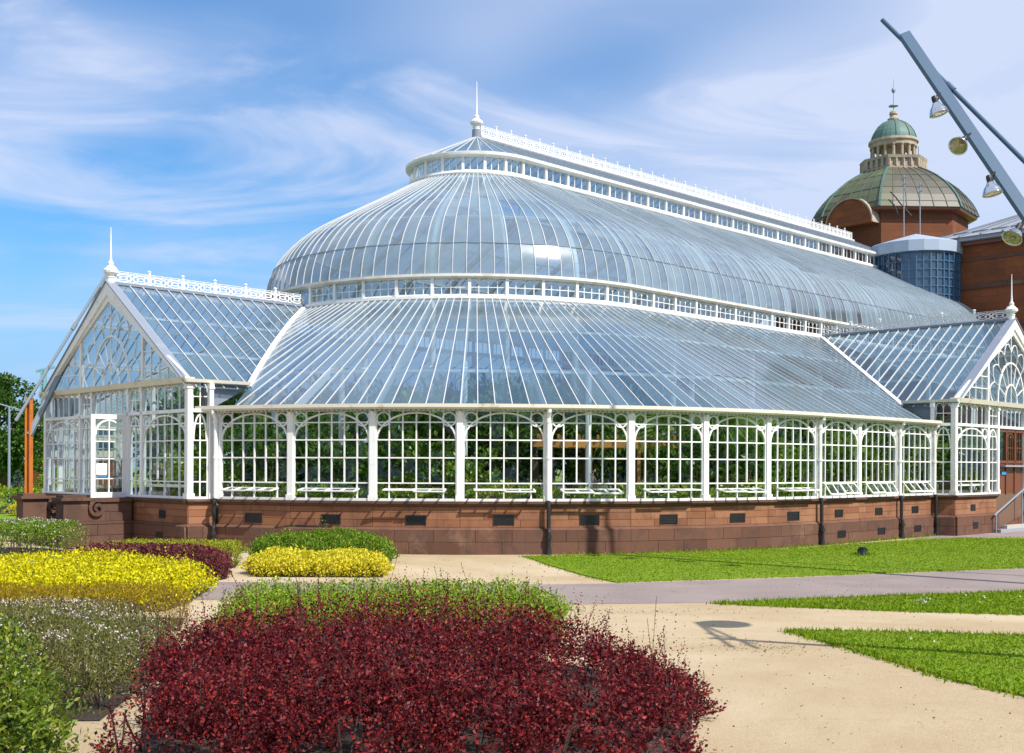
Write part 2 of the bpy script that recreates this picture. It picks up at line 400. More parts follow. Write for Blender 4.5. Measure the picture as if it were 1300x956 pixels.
def m_gravel():
    t = NT('pale sandy gravel'); a = t.noise(0.5, 7, 0.65); b = t.noise(4, 6, 0.6); c = t.noise(95, 4, 0.7)
    col = t.mix(t.mp(a, 0.35, 0.68, 0, 1), (0.43, 0.335, 0.205), (0.52, 0.425, 0.285))
    col = t.mix(t.mp(b, 0.5, 0.75, 0, 0.55), col, (0.37, 0.265, 0.15))
    e_ = t.noise(26, 5, 0.7); col = t.mix(t.mp(e_, 0.5, 0.72, 0, 0.45), col, (0.30, 0.21, 0.115))
    col = t.mix(t.mp(c, 0.42, 0.68, 0, 0.7), col, (0.24, 0.165, 0.085))
    d_ = t.noise(0.16, 5, 0.6, dist=1.0); col = t.mix(t.mp(d_, 0.45, 0.62, 0, 0.5), col, (0.56, 0.475, 0.335))
    return t.pbr(col, 0.9, normal=t.bump(c, 0.6, 0.02), spec=0.2)


def m_tarmac():
    t = NT('worn mauve tarmac'); a = t.noise(0.7, 6); c = t.noise(110, 4, 0.7)
    col = t.mix(t.mp(a, 0.35, 0.7, 0, 1), (0.20, 0.158, 0.15), (0.265, 0.215, 0.20))
    col = t.mix(t.mp(c, 0.45, 0.75, 0, 0.6), col, (0.40, 0.34, 0.31))
    return t.pbr(col, 0.85, normal=t.bump(c, 0.5, 0.015), spec=0.25)


LAWN = m_lawn('mown lawn'); GRAVEL = m_gravel(); TARMAC = m_tarmac()
SOIL = m_paint('dark bed soil', (0.03, 0.02, 0.014), (0.05, 0.035, 0.025), 0.95, 5)
FLOORM = m_paint('glasshouse floor', (0.20, 0.17, 0.14), (0.12, 0.10, 0.08), 0.9, 2)

# ------------------------------------------------------------------ the glasshouse
TH = math.radians(45.411)
AX = Vector((math.sin(TH), math.cos(TH), 0)); BX = Vector((math.cos(TH), -math.sin(TH), 0))
CEN = Vector((-1.494, 47.177, 0)); YAW = math.pi / 2 - TH


def L(u, v, z): return Vector((u, -v, z))                      # u along the ridge, v towards the long front side


def glass_world(u, v, z=0.0):
    p = CEN + AX * u + BX * v; return Vector((p.x, p.y, z))


R0, R1, R2 = 15.817, 8.32, 2.66
ZS, ZE, ZT = 1.45, 3.95, 4.75                                  # sill, eave, porch eave
Z1A, Z1B, Z2A, Z2B, ZR = 8.09, 8.84, 13.75, 14.45, 15.92
UEND = 30.6
DPH, STEP = 8.683, 2.589
POSTA = [19.65 + DPH * i for i in range(8)]                    # apse posts, degrees from the porch axis
POSTU = [-0.24 + STEP * i for i in range(4)]                   # straight posts up to the side porch
PC, PQ = 12.75, 4.85                                           # side porch centre along the ridge, half width
SLOPE = (Z1A - ZE - 0.05) / (R0 - R1)


def cone_z(r): return ZE + 0.05 + (R0 - r) * SLOPE
def porch_z(q): return 8.1 - (8.1 - ZT) / PQ * abs(q)


def apse(R, deg, z):
    a = math.radians(deg); return L(-R * math.cos(a), R * math.sin(a), z)


def ring(R, t, z):
    """t < 90: apse angle in degrees; beyond: metres along the straight side past the apse, as 1000 + u"""
    return apse(R, t, z) if t < 500 else L(t - 1000, R, z)


house = thing('glasshouse', 'large white Victorian glasshouse with curved glazed dome on a red sandstone base', 'glasshouse', CEN, YAW)
POSTS = [ring(R0, t, 0) for t in POSTA] + [L(u, R0, 0) for u in POSTU]

# --- masonry base
COURSES = [(0.0, 0.34, 0.10, 1), (0.34, 0.66, 0.10, 1), (0.74, 0.94, 0.0, 0), (0.94, 1.14, 0.0, 0), (1.14, 1.30, 0.0, 0)]
base_core = MB()


def outward(p0, p1, ref):
    d = (p1 - p0).normalized(); n = Vector((d.y, -d.x, 0))
    return n if n.dot(ref) > 0 else -n


def stone_run(p0, p1, ref, rng, parent_list, ends=0.0):
    """a facet of the base wall: recessed core, coursed stones, string course, coping"""
    n = outward(p0, p1, ref); d = (p1 - p0).normalized(); W = (p1 - p0).length
    base_core.mat(0).hexa([p0 + n * 0.0, p1 + n * 0.0, p1 - n * 0.3, p0 - n * 0.3], [p + Vector((0, 0, ZS - 0.04)) for p in (p0, p1, p1 - n * 0.3, p0 - n * 0.3)])
    up = Vector((0, 0, 1))
    # chamfered string course and overhanging coping belong to the wall mesh
    for (za, zb, oa, ob, mi) in ((0.665, 0.74, 0.115, 0.02, 2), (1.305, 1.375, 0.05, 0.10, 1), (1.38, 1.448, 0.13, 0.13, 1)):
        e = d * (oa * 0.35 + ends)
        lo = [p0 - e + n * oa, p1 + e + n * oa, p1 + e - n * 0.2, p0 - e - n * 0.2]
        hi = [p0 - e + n * ob, p1 + e + n * ob, p1 + e - n * 0.2, p0 - e - n * 0.2]
        base_core.mat(mi).hexa([q + up * za for q in lo], [q + up * zb for q in hi])
    for k, (z0, z1, off, mi) in enumerate(COURSES):
        s = -off * 0.3; end = W + off * 0.3
        first = True
        while s < end - 0.02:
            w = rng.uniform(0.62, 1.25)
            if first and k % 2: w *= 0.55
            first = False
            e = end if end - s - w < 0.35 else s + w
            o = 0.022 + off + rng.uniform(0, 0.008)
            j = 0.004
            a0 = p0 + d * (s + j); a1 = p0 + d * (e - j)
            m = MB(); b = 0.005
            lo = [a0, a1, a1 + n * (o - b), a0 + n * (o - b)]
            m.hexa([q + up * (z0 + j) for q in lo], [q + up * (z1 - j) for q in lo])
            fr = [a0 + d * b + n * o, a1 - d * b + n * o]
            m.v += [tuple(fr[0] + up * (z0 + j + b)), tuple(fr[1] + up * (z0 + j + b)), tuple(fr[1] + up * (z1 - j - b)), tuple(fr[0] + up * (z1 - j - b))]
            # bevelled face
            m.f = [f for i, f in enumerate(m.f) if i != 4]; m.m = m.m[:len(m.f)]
            m.f += [(8, 9, 10, 11), (3, 2, 9, 8), (2, 6, 10, 9), (6, 7, 11, 10), (7, 3, 8, 11)]
            m.m += [0] * 5
            parent_list.append((m, SANDLOW if mi else SAND))
            s = e


stones = []
vents = []
srng = random.Random(3)
refc = lambda p0, p1: (p0 + p1) / 2 if True else None


def front_ref(p0, p1):
    m = (p0 + p1) / 2
    return Vector((m.x, m.y, 0)).normalized() if m.x < 0 else Vector((0, -1, 0))


for p0, p1 in zip(POSTS[:-1], POSTS[1:]):
    stone_run(p0, p1, front_ref(p0, p1), srng, stones)
# plain base on the sides out of sight: beyond the side porch and the far side
far_pts = [L(UEND, -R0, 0)] + [L(u, -R0, 0) for u in np.linspace(20, 0, 5)] + [apse(R0, -a, 0) for a in np.linspace(90, 19.65, 9)]
near_far = [L(PC + PQ, R0, 0), L(UEND, R0, 0)]
for run in (far_pts, near_far):
    for p0, p1 in zip(run[:-1], run[1:]):
        n = outward(p0, p1, (p0 + p1) / 2 if (p0 + p1).x < 0 else Vector((0, (p0 + p1).y, 0)))
        base_core.mat(0).hexa([p0 + n * 0.03, p1 + n * 0.03, p1 - n * 0.3, p0 - n * 0.3], [q + Vector((0, 0, ZS)) for q in (p0 + n * 0.03, p1 + n * 0.03, p1 - n * 0.3, p0 - n * 0.3)])

# --- lattice windows
def frame_of(p0, p1, ref):
    d = (p1 - p0); W = d.length; d.normalize(); n = outward(p0, p1, ref)
    return lambda s, z, o=0.0: p0 + d * s + n * o + Vector((0, 0, z)), W, n, d


def lattice(mb, at, n, s0, s1, zrows, ncol, w=0.036, dep=0.05, short_last=(1, 3), arch=True, rings=True):
    W = s1 - s0; zb, zt = zrows[0], zrows[-1]
    cols = [s0 + W * (0.165 + 0.67 * i / (ncol - 2)) for i in range(ncol - 1)] if ncol > 4 else [s0 + W * (i + 1) / ncol for i in range(ncol - 1)]
    for i, c in enumerate(cols):
        mb.bar(at(c, zrows[1] if i in short_last else zb), at(c, zt - 0.02), w, dep, n)
    for z in zrows[1:-1]: mb.bar(at(s0, z, 0.004), at(s1, z, 0.004), dep * 0.9, w, (0, 0, 1))
    if arch:
        c = (s0 + s1) / 2; rx = W / 2 - 0.02; zc = zb + (zt - zb) * 0.665; rz = zt - zc - 0.06
        pts = [at(c + rx * math.cos(a), zc + rz * math.sin(a), 0.007) for a in np.linspace(0.0, math.pi, 17)]
        mb.path(pts, w * 1.25, dep * 1.1, n)
    if rings:
        for c in (s0 + 0.21, s1 - 0.21):
            if W < 1.2: break
            pts = [at(c + 0.185 * math.cos(a), zt - 0.235 + 0.185 * math.sin(a), 0.010) for a in np.linspace(0, 2 * math.pi, 17)]
            mb.path(pts, 0.035, dep * 1.1, n)
    return cols


ROWS = [ZS + 0.07, 1.94, 2.63, 3.12, 3.60, ZE - 0.03]
PANE_BUDGET = [300]


def pane_grid(at, edges, zrows, parent, single, mat, o=-0.012, name='pane', merge_last=True):
    joined = MB()
    for r in range(len(zrows) - 1):
        ed = list(edges)
        if r == 0 and merge_last and len(edges) == 7: ed = [edges[0], edges[1], edges[3], edges[5], edges[6]]
        for a, b in zip(ed[:-1], ed[1:]):
            t = RNG.uniform(-0.004, 0.004); q = RNG.uniform(-0.004, 0.004)
            pts = [at(a, zrows[r], o + t), at(b, zrows[r], o + q), at(b, zrows[r + 1], o - t), at(a, zrows[r + 1], o - q)]
            if single and PANE_BUDGET[0] > 0:
                PANE_BUDGET[0] -= 1; m = MB(); m.face(pts); m.build(name, mat, parent)
            else: joined.face(pts)
    if joined.f: tag(joined.build('glazing', mat, parent), kind='stuff')


def post(mb, p, n, d, w=0.17, z0=ZS, z1=ZE):
    """cast column with base block, neck and capital; p on the wall line"""
    def blk(za, zb, ww, o):
        a = d * ww / 2
        lo = [p - a + n * o, p + a + n * o, p + a - n * 0.08, p - a - n * 0.08]
        mb.hexa([q + Vector((0, 0, za)) for q in lo], [q + Vector((0, 0, zb)) for q in lo])
    blk(z0, z0 + 0.16, w * 1.35, 0.10); blk(z0 + 0.16, z1 - 0.16, w, 0.07); blk(z1 - 0.16, z1 - 0.10, w * 1.3, 0.10); blk(z1 - 0.10, z1, w * 1.12, 0.085)


for i, (p0, p1) in enumerate(zip(POSTS[:-1], POSTS[1:])):
    ref = front_ref(p0, p1); at, W, n, d = frame_of(p0, p1, ref)
    s0, s1 = 0.085, W - 0.085
    w = MB()
    w.bar(at(s0, ZS + 0.035), at(s1, ZS + 0.035), 0.16, 0.07, (0, 0, 1)); w.bar(at(s0, ZE - 0.02), at(s1, ZE - 0.02), 0.1, 0.06, (0, 0, 1))
    w.bar(at(s0 + 0.01, ZS), at(s0 + 0.01, ZE), 0.05, 0.06, n); w.bar(at(s1 - 0.01, ZS), at(s1 - 0.01, ZE), 0.05, 0.06, n)
    cols = lattice(w, at, n, s0, s1, ROWS, 6)
    win = w.build('window', WHITE, house)
    pane_grid(at, [s0] + cols + [s1], ROWS, win, True, GL_WIN)
    # hinged ventilation light across the middle of the bottom row
    tilt = math.radians(84 if i < 8 else 40) if i != 7 else math.radians(80)
    tilt += RNG.uniform(-0.08, 0.05)
    f = MB(); hz = 1.90; hgt = 0.40
    a0, a1 = s0 + 0.30, s1 - 0.30
    if i == 4 or i == 2: a0 -= 0.02
    for (b0, b1) in ((a0, (a0 + a1) / 2 - 0.01), ((a0 + a1) / 2 + 0.01, a1)):
        tl = tilt + RNG.uniform(-0.10, 0.06)
        def fp(s, h): return at(s, (hz - 0.12 if i < 8 else hz) - h * math.cos(tl), 0.05 + h * math.sin(tl))
        fn = fp(b0, 0.0) - fp(b0, 1.0)
        nn = (fp(b1, 0) - fp(b0, 0)).cross(fn)
        f.mat(0)
        f.bar(fp(b0, 0), fp(b1, 0), 0.04, 0.03, nn); f.bar(fp(b0, hgt), fp(b1, hgt), 0.06, 0.03, nn)
        for s in np.linspace(b0, b1, 3): f.bar(fp(s, 0), fp(s, hgt), 0.045, 0.035, nn)
        f.mat(1).face([fp(b0, 0), fp(b1, 0), fp(b1, hgt), fp(b0, hgt)])
    f.build('vent_light', [WHITE, GL_WIN], house)
    # iron grille in the base
    c = W / 2
    straight = i > 7
    for (za, zb, ww) in (((0.80, 1.07, 0.27),) if not straight else ((0.84, 1.08, 0.22), (0.20, 0.42, 0.22))):
        off = 0.034 if za > 0.6 else 0.136
        g = MB()
        g.hexa([at(c - ww, za, off - 0.05), at(c + ww, za, off - 0.05), at(c + ww, za, off), at(c - ww, za, off)], [at(c - ww, zb, off - 0.05), at(c + ww, zb, off - 0.05), at(c + ww, zb, off), at(c - ww, zb, off)])
        for k in range(6):
            z = za + (zb - za) * (k + 0.5) / 6
            g.bar(at(c - ww, z, off + 0.006), at(c + ww, z, off + 0.006), 0.02, 0.012, (0, 0, 1))
        for s in (c - ww, c + ww): g.bar(at(s, za, off + 0.006), at(s, zb, off + 0.006), 0.02, 0.024, n)
        g.build('air_grille', BLACK, house)
for i, p in enumerate(POSTS):
    q = POSTS[min(i + 1, len(POSTS) - 1)]; r = POSTS[max(i - 1, 0)]
    d = (q - r).normalized(); ref = front_ref(r, q); n = outward(r, q, ref)
    m = MB(); post(m, p, n, d); m.build('column', WHITE, house)
    if i in (0, 4, 8, 10, 11):
        m = MB(); o = d * (0.0 if i else -0.02)
        m.mat(0).tube([p + o + n * x + Vector((0, 0, z)) for x, z in ((0.26, ZE + 0.02), (0.26, ZE - 0.05), (0.13, ZE - 0.22), (0.13, ZS + 0.02))], 0.058, 10)
        m.lathe([(0.075, 0), (0.075, 0.08)], 10, p + o + n * 0.13 + Vector((0, 0, 2.6))); m.lathe([(0.075, 0), (0.075, 0.08)], 10, p + o + n * 0.13 + Vector((0, 0, ZE - 0.35)))
        m.mat(1).tube([p + o + n * x + Vector((0, 0, z)) for x, z in ((0.17, ZS + 0.02), (0.19, ZS - 0.1), (0.19, 0.72), (0.22, 0.62), (0.22, 0.0))], 0.055, 10)
        m.lathe([(0.08, 0), (0.08, 0.12)], 10, p + o + n * 0.22 + Vector((0, 0, 0.42))); m.lathe([(0.085, 0), (0.07, 0.2)], 10, p + o + n * 0.22)
        m.build('downpipe', [WHITE, BLACK], house)

# far side glazing, plain lattice seen only through the house
fw = MB(); fg = MB()
for run in (far_pts, near_far):
    for p0, p1 in zip(run[:-1], run[1:]):
        ref = (p0 + p1) / 2 if (p0 + p1).x < 0 else Vector((0, (p0 + p1).y, 0))
        at, W, n, d = frame_of(p0, p1, ref); k = max(1, round(W / 2.5)); m = W / k
        for j in range(k + 1): fw.bar(at(j * m, ZS), at(j * m, ZE), 0.16, 0.12, n)
        for j in range(k * 5): fw.bar(at(j * m / 5, ZS), at(j * m / 5, ZE), 0.035, 0.04, n)
        for z in ROWS: fw.bar(at(0, z), at(W, z), 0.04, 0.05, (0, 0, 1))
        fg.face([at(0, ZS, -0.03), at(W, ZS, -0.03), at(W, ZE, -0.03), at(0, ZE, -0.03)])
bw = fw.build('rear_window', WHITE, house); fg.build('glazing', GL_WIN, bw)

# --- eave gutter of the lower roof
def polyline(R, z, ua, ub, a0, a1, na=40, nu=8):
    return [apse(R, a, z) for a in np.linspace(a0, a1, na)] + [L(u, R, z) for u in np.linspace(ua, ub, nu)]


def sweep(mb, fn, ts, sec, closed=True):
    """fn(t, r, z) -> point; section is a list of (r, z)"""
    k = len(sec); n0 = len(mb.v)
    for t in ts: mb.v += [tuple(fn(t, r, z)) for r, z in sec]
    for i in range(len(ts) - 1):
        for j in range(k if closed else k - 1):
            a = n0 + i * k + j; b = n0 + i * k + (j + 1) % k
            mb.f.append((a, b, b + k, a + k)); mb.m.append(mb.mi)
    if closed:
        for i in (0, len(ts) - 1): mb.f.append(tuple(n0 + i * k + j for j in range(k))); mb.m.append(mb.mi)


TS_NEAR = list(np.linspace(17.4, 89.9, 60)) + [1000 + u for u in np.linspace(0, PC - PQ - 0.05, 8)]
TS_FAR = None
g = MB()
sweep(g, lambda t, r, z: ring(r, t, z), TS_NEAR, [(R0 + 0.02, ZE - 0.01), (R0 + 0.20, ZE + 0.0), (R0 + 0.31, ZE + 0.05), (R0 + 0.31, ZE + 0.145), (R0 + 0.27, ZE + 0.145), (R0 + 0.26, ZE + 0.07), (R0 + 0.02, ZE + 0.05)])
gut = g.build('eave_gutter', CREAM, house)
g = MB()
for t in TS_NEAR[::1]:
    pass
for a in np.linspace(18, 90, 150): g.hexa([apse(R0 + x, a + y, ZE - 0.05) for x, y in ((0.03, -0.12), (0.17, -0.12), (0.17, 0.12), (0.03, 0.12))], [apse(R0 + x, a + y, ZE - 0.005) for x, y in ((0.03, -0.12), (0.17, -0.12), (0.17, 0.12), (0.03, 0.12))])
for u in np.arange(0.2, PC - PQ, 0.17): g.hexa([L(u + y, R0 + x, ZE - 0.05) for x, y in ((0.03, -0.03), (0.17, -0.03), (0.17, 0.03), (0.03, 0.03))], [L(u + y, R0 + x, ZE - 0.005) for x, y in ((0.03, -0.03), (0.17, -0.03), (0.17, 0.03), (0.03, 0.03))])
g.build('dentil', CREAM, gut)
far_g = MB(); sweep(far_g, lambda t, r, z: ring(r, t, z) * Vector((1, -1, 1)), [t for t in TS_NEAR] + [1000 + UEND], [(R0 + 0.02, ZE - 0.01), (R0 + 0.3, ZE + 0.03), (R0 + 0.3, ZE + 0.14), (R0 + 0.02, ZE + 0.05)])
sweep(far_g, lambda t, r, z: ring(r, t, z), [1000 + PC + PQ, 1000 + UEND], [(R0 + 0.02, ZE - 0.01), (R0 + 0.3, ZE + 0.03), (R0 + 0.3, ZE + 0.14), (R0 + 0.02, ZE + 0.05)])
far_g.build('rear_gutter', CREAM, house)

# --- lower roof
REAVE = R0 + 0.20


def valley_r_apse(deg):
    s = abs(math.sin(math.radians(deg)))
    den = SLOPE - (8.1 - ZT) / PQ * s
    r = REAVE if den <= 0.02 else min(REAVE, (ZE + 0.05 + R0 * SLOPE - 8.1) / den)
    if r * s > PQ + 0.25: r = REAVE
    return max(r, R1 + 0.05)


def valley_v_side(u):
    w = abs(u - PC)
    if w > PQ + 0.25: return REAVE
    return min(REAVE, max(R1 + 0.05, (ZE + 0.05 + R0 * SLOPE - porch_z(w)) / SLOPE))


bars_t = []
for i in range(7):
    for k in range(5): bars_t.append(POSTA[i] + DPH * k / 5)
bars_t += list(np.linspace(POSTA[7], 90, 6)[:-1])
low_a = list(np.arange(POSTA[0] - DPH / 5, 2, -DPH / 5))[::-1]
bars_t = low_a + bars_t
us = [STEP * k / 5 for k in range(0, int(UEND / (STEP / 5)) + 1)]
bars_t += [1000 + u for u in us]


def low_end(t): return valley_r_apse(t) if t < 500 else valley_v_side(t - 1000)


lower = MB()
# rafters and purlins inside carry the glass; sill flashing at the top
for t in [POSTA[i] for i in range(0, 8)] + [1000 + u for u in np.arange(2.35, UEND, STEP)]:
    e = low_end(t)
    if e > R1 + 0.6: lower.bar(ring(e - 0.1, t, cone_z(e - 0.1) - 0.14), ring(R1, t, cone_z(R1) - 0.14), 0.07, 0.20, (0, 0, 1))
for rr in (10.6, 13.4):
    ts = [t for t in bars_t if low_end(t) > rr + 0.2]
    for a, b in zip(ts[:-1], ts[1:]):
        if (ring(rr, a, 0) - ring(rr, b, 0)).length < 0.9: lower.bar(ring(rr, a, cone_z(rr) - 0.12), ring(rr, b, cone_z(rr) - 0.12), 0.13, 0.09, (0, 0, 1))
lower_roof = lower.build('lower_roof', WHITE, house)


def roof_point(t, r, dz=0.0): return ring(r, t, cone_z(r) + dz)


n_bar = 0
for t in bars_t:
    e = low_end(t)
    if e < R1 + 0.4: continue
    m = MB(); m.bar(roof_point(t, e, 0.012), roof_point(t, R1 + 0.02, 0.008), 0.024, 0.030, (0, 0, 1)); m.build('glazing_bar', BARW, lower_roof)
n_pane = [0]


def strip_panes(fn, ta, tb, ea, eb, top, rows, mat, parent, joined, name, budget, jit=0.007, segs=1):
    for k in range(rows):
        def rr(e, q): return top + (e - top) * q
        q0, q1 = 1 - k / rows, 1 - (k + 1) / rows
        j = [RNG.uniform(-jit, jit) for _ in range(4)]
        lap = 0.010
        pts = [fn(ta, rr(ea, q0), j[0] + lap), fn(tb, rr(eb, q0), j[1] + lap), fn(tb, rr(eb, q1), j[2]), fn(ta, rr(ea, q1), j[3])]
        if budget[0] > 0:
            budget[0] -= 1; m = MB(); m.face(pts); m.build(name, mat, parent)
        else: joined.face(pts)


budget = [300]; joined = MB()
pairs = [(a, b) for a, b in zip(bars_t[:-1], bars_t[1:]) if (ring(R1, a, 0) - ring(R1, b, 0)).length < 0.6]
pairs.sort(key=lambda ab: -min(1, (low_end(ab[0]) - R1) / 7) * (1 if ab[0] < 500 else 0.9 - 0.02 * (ab[0] - 1000)) + (1 if 500 < ab[0] and ab[0] - 1000 > PC else 0))
for a, b in pairs:
    ea, eb = low_end(a), low_end(b)
    if max(ea, eb) < R1 + 0.3: continue
    full = max(ea, eb) > R0 - 2
    strip_panes(roof_point, a, b, ea, eb, R1, 3 if full else 2, GL_ROOF, lower_roof, joined, 'roof_pane', budget)
# far side of the lower roof, joined
mir = lambda p: Vector((p.x, -p.y, p.z))
for a, b in zip(bars_t[:-1], bars_t[1:]):
    if (ring(R1, a, 0) - ring(R1, b, 0)).length > 0.6: continue
    ea, eb = (low_end(a) if a < 500 else REAVE), (low_end(b) if b < 500 else REAVE)
    if max(ea, eb) > R1 + 0.3: joined.face([mir(roof_point(a, ea)), mir(roof_point(b, eb)), mir(roof_point(b, R1)), mir(roof_point(a, R1))])
tag(joined.build('glazing', GL_ROOF, lower_roof), kind='stuff')
rb = MB()
for t in bars_t[::2]:
    e = low_end(t) if t < 500 else REAVE
    if e > R1 + 0.4: rb.bar(mir(roof_point(t, e, 0.012)), mir(roof_point(t, R1, 0.012)), 0.04, 0.05, (0, 0, 1))
rb.build('rear_glazing_bar', BARW, lower_roof)

# --- first clerestory
TSA = list(np.linspace(-90, 90, 121)); TSALL_NEAR = list(np.linspace(0, 89.9, 61)) + [1000.0, 1000 + UEND]
def both(mb, fn, sec, ts=None):
    sweep(mb, fn, ts or TSALL_NEAR, sec); sweep(mb, lambda t, r, z: mir(fn(t, r, z)), ts or TSALL_NEAR, sec)


cl = MB(); fnr = lambda t, r, z: ring(r, t, z)
cl.mat(0); both(cl, fnr, [(R1 - 0.10, Z1A - 0.06), (R1 + 0.08, Z1A - 0.06), (R1 + 0.10, Z1A - 0.02), (R1 + 0.10, Z1A + 0.07), (R1 - 0.10, Z1A + 0.09)])
cl.mat(1); both(cl, fnr, [(R1 - 0.10, Z1B - 0.10), (R1 + 0.05, Z1B - 0.10), (R1 + 0.18, Z1B - 0.04), (R1 + 0.18, Z1B + 0.05), (R1 - 0.10, Z1B + 0.07)])
clere = cl.build('clerestory', [WHITE, RUSTY], house)
CLT = [POSTA[0] - 2 * DPH, POSTA[0] - DPH] + POSTA + [1000 + POSTU[0] + STEP / 2 * k for k in range(0, int((UEND) / (STEP / 2)) + 1)]
CLT = [t for t in CLT if t < 500 or t > 999.7]


def light_row(ts, R, za, zb, parent, name, ncol, arches, single, glass, flip=False):
    for k, (a, b) in enumerate(zip(ts[:-1], ts[1:])):
        p0, p1 = ring(R, a, 0), ring(R, b, 0)
        if (p1 - p0).length > 2.2: continue
        if flip: p0, p1 = mir(p0), mir(p1)
        ref = Vector(((p0 + p1).x, (p0 + p1).y, 0)) if (p0 + p1).x < 0 else Vector((0, (p0 + p1).y, 0))
        at, W, n, d = frame_of(p0, p1, ref)
        m = MB(); m.mat(0)
        m.bar(at(0, za), at(0, zb), 0.105, 0.14, n)
        m.bar(at(0.05, za + 0.025, 0.01), at(W - 0.05, za + 0.025, 0.01), 0.06, 0.05, (0, 0, 1))
        for i in range(1, ncol): m.bar(at(W * i / ncol, za), at(W * i / ncol, zb), 0.026, 0.035, n)
        if arches:
            z = za + (zb - za) * 0.62
            m.bar(at(0, z - 0.08, 0.003), at(W, z - 0.08, 0.003), 0.03, 0.024, (0, 0, 1))
            cw = W / ncol
            for i in range(ncol):
                c = cw * (i + 0.5); pts = [at(c + cw / 2 * math.cos(q), z + (zb - z) * 0.75 * math.sin(q), 0.005) for q in np.linspace(0, math.pi, 7)]
                m.path(pts, 0.022, 0.03, n)
        m.mat(1).face([at(0, za, -0.02), at(W, za, -0.02 + RNG.uniform(-.006, .006)), at(W, zb, -0.02), at(0, zb, -0.02 + RNG.uniform(-.006, .006))])
        m.build(name, [WHITE, glass], parent)


light_row(CLT, R1, Z1A + 0.08, Z1B - 0.09, clere, 'clerestory_window', 4, True, True, GL_WIN)
light_row(CLT[1:], R1, Z1A + 0.08, Z1B - 0.09, clere, 'clerestory_window', 4, False, True, GL_WIN, flip=True)

# --- curved dome
PROF = [(8.42, 8.90), (8.39, 9.15), (8.34, 9.42), (8.25, 9.72), (8.13, 10.0), (7.96, 10.30), (7.75, 10.58), (7.50, 10.86), (7.2, 11.13), (6.85, 11.40), (6.4, 11.68), (5.75, 12.04), (5.0, 12.45), (3.8, 13.10), (2.72, 13.72)]


def dome_pt(t, i, off=0.0):
    r, z = PROF[i]
    a = PROF[max(i - 1, 0)]; b = PROF[min(i + 1, len(PROF) - 1)]
    nx, nz = (b[1] - a[1]), -(b[0] - a[0]); l = math.hypot(nx, nz)
    return ring(r + nx / l * off, t, z + nz / l * off)


NB = 28; DB = 90 / NB; US = 0.4625
dome_core = MB()
for rsec, i0 in ((0.10, 6), ):
    dome_core.mat(0); both(dome_core, fnr, [(PROF[8][0] - 0.18, PROF[8][1] - 0.10), (PROF[8][0] - 0.03, PROF[8][1] - 0.10), (PROF[8][0] + 0.005, PROF[8][1] - 0.025), (PROF[8][0] - 0.12, PROF[8][1] + 0.02)])
both(dome_core, fnr, [(PROF[12][0] - 0.18, PROF[12][1] - 0.12), (PROF[12][0] - 0.08, PROF[12][1] - 0.12), (PROF[12][0] - 0.08, PROF[12][1] - 0.05), (PROF[12][0] - 0.18, PROF[12][1] - 0.05)])
# dark lap line where the lower sheets of glass meet
dome_core.mat(1); both(dome_core, lambda t, r, z: ring(r, t, z), [(PROF[4][0] + 0.012, PROF[4][1] - 0.010), (PROF[4][0] + 0.03, PROF[4][1] - 0.010), (PROF[4][0] + 0.03, PROF[4][1] + 0.010), (PROF[4][0] + 0.012, PROF[4][1] + 0.010)])
dome = dome_core.build('dome', [WHITE, STEELL], house)
ribs_t = [2 * DPH + 2.28, ] + [45.7, 63.1, 80.4] + [1000 + u for u in np.arange(1.0, UEND, STEP * 1.0)]
ribs_t = [19.65, 37.0, 54.4, 71.8, 88.0] + [1000 + u for u in np.arange(2.3, UEND, STEP)]


def rib(ts, w, d, off, mats, name, flip=False):
    for t in ts:
        m = MB()
        pts = [dome_pt(t, i, off) for i in range(len(PROF))]
        if flip: pts = [mir(p) for p in pts]
        tan = (ring(5, t + (0.5 if t < 500 else 0.1), 0) - ring(5, t, 0)).normalized()
        if flip: tan = mir(tan)
        for a, b in zip(pts[:-1], pts[1:]): m.bar(a, b, d, w, tan)
        m.build(name, mats, dome)


rib(ribs_t, 0.15, 0.16, -0.105, WHITE, 'arched_rib')
rib([t for t in ribs_t], 0.13, 0.20, -0.16, WHITE, 'arched_rib', flip=True)
DT = [DB * i for i in range(NB)] + [1000 + US * k for k in range(int(UEND / US) + 1)]
rib(DT, 0.022, 0.026, 0.010, BARW, 'dome_bar')
DTN = [-DB * i for i in range(1, 16)]
for t in DTN:
    m = MB(); pts = [mir(dome_pt(-t, i, 0.010)) for i in range(len(PROF))]
    tan = mir((ring(5, -t + 0.5, 0) - ring(5, -t, 0)).normalized())
    for a, b in zip(pts[:-1], pts[1:]): m.bar(a, b, 0.026, 0.022, tan)
    m.build('dome_bar', BARW, dome)
m = MB()
for t in DT[16::2]:
    pts = [mir(dome_pt(t, i, 0.018)) for i in range(0, len(PROF), 2)]
    tan = mir((ring(5, t + (0.5 if t < 500 else 0.1), 0) - ring(5, t, 0)).normalized())
    for a, b in zip(pts[:-1], pts[1:]): m.bar(a, b, 0.05, 0.03, tan)
m.build('rear_dome_bar', BARW, dome)
PB = [0, 4, 8, 11, 14]


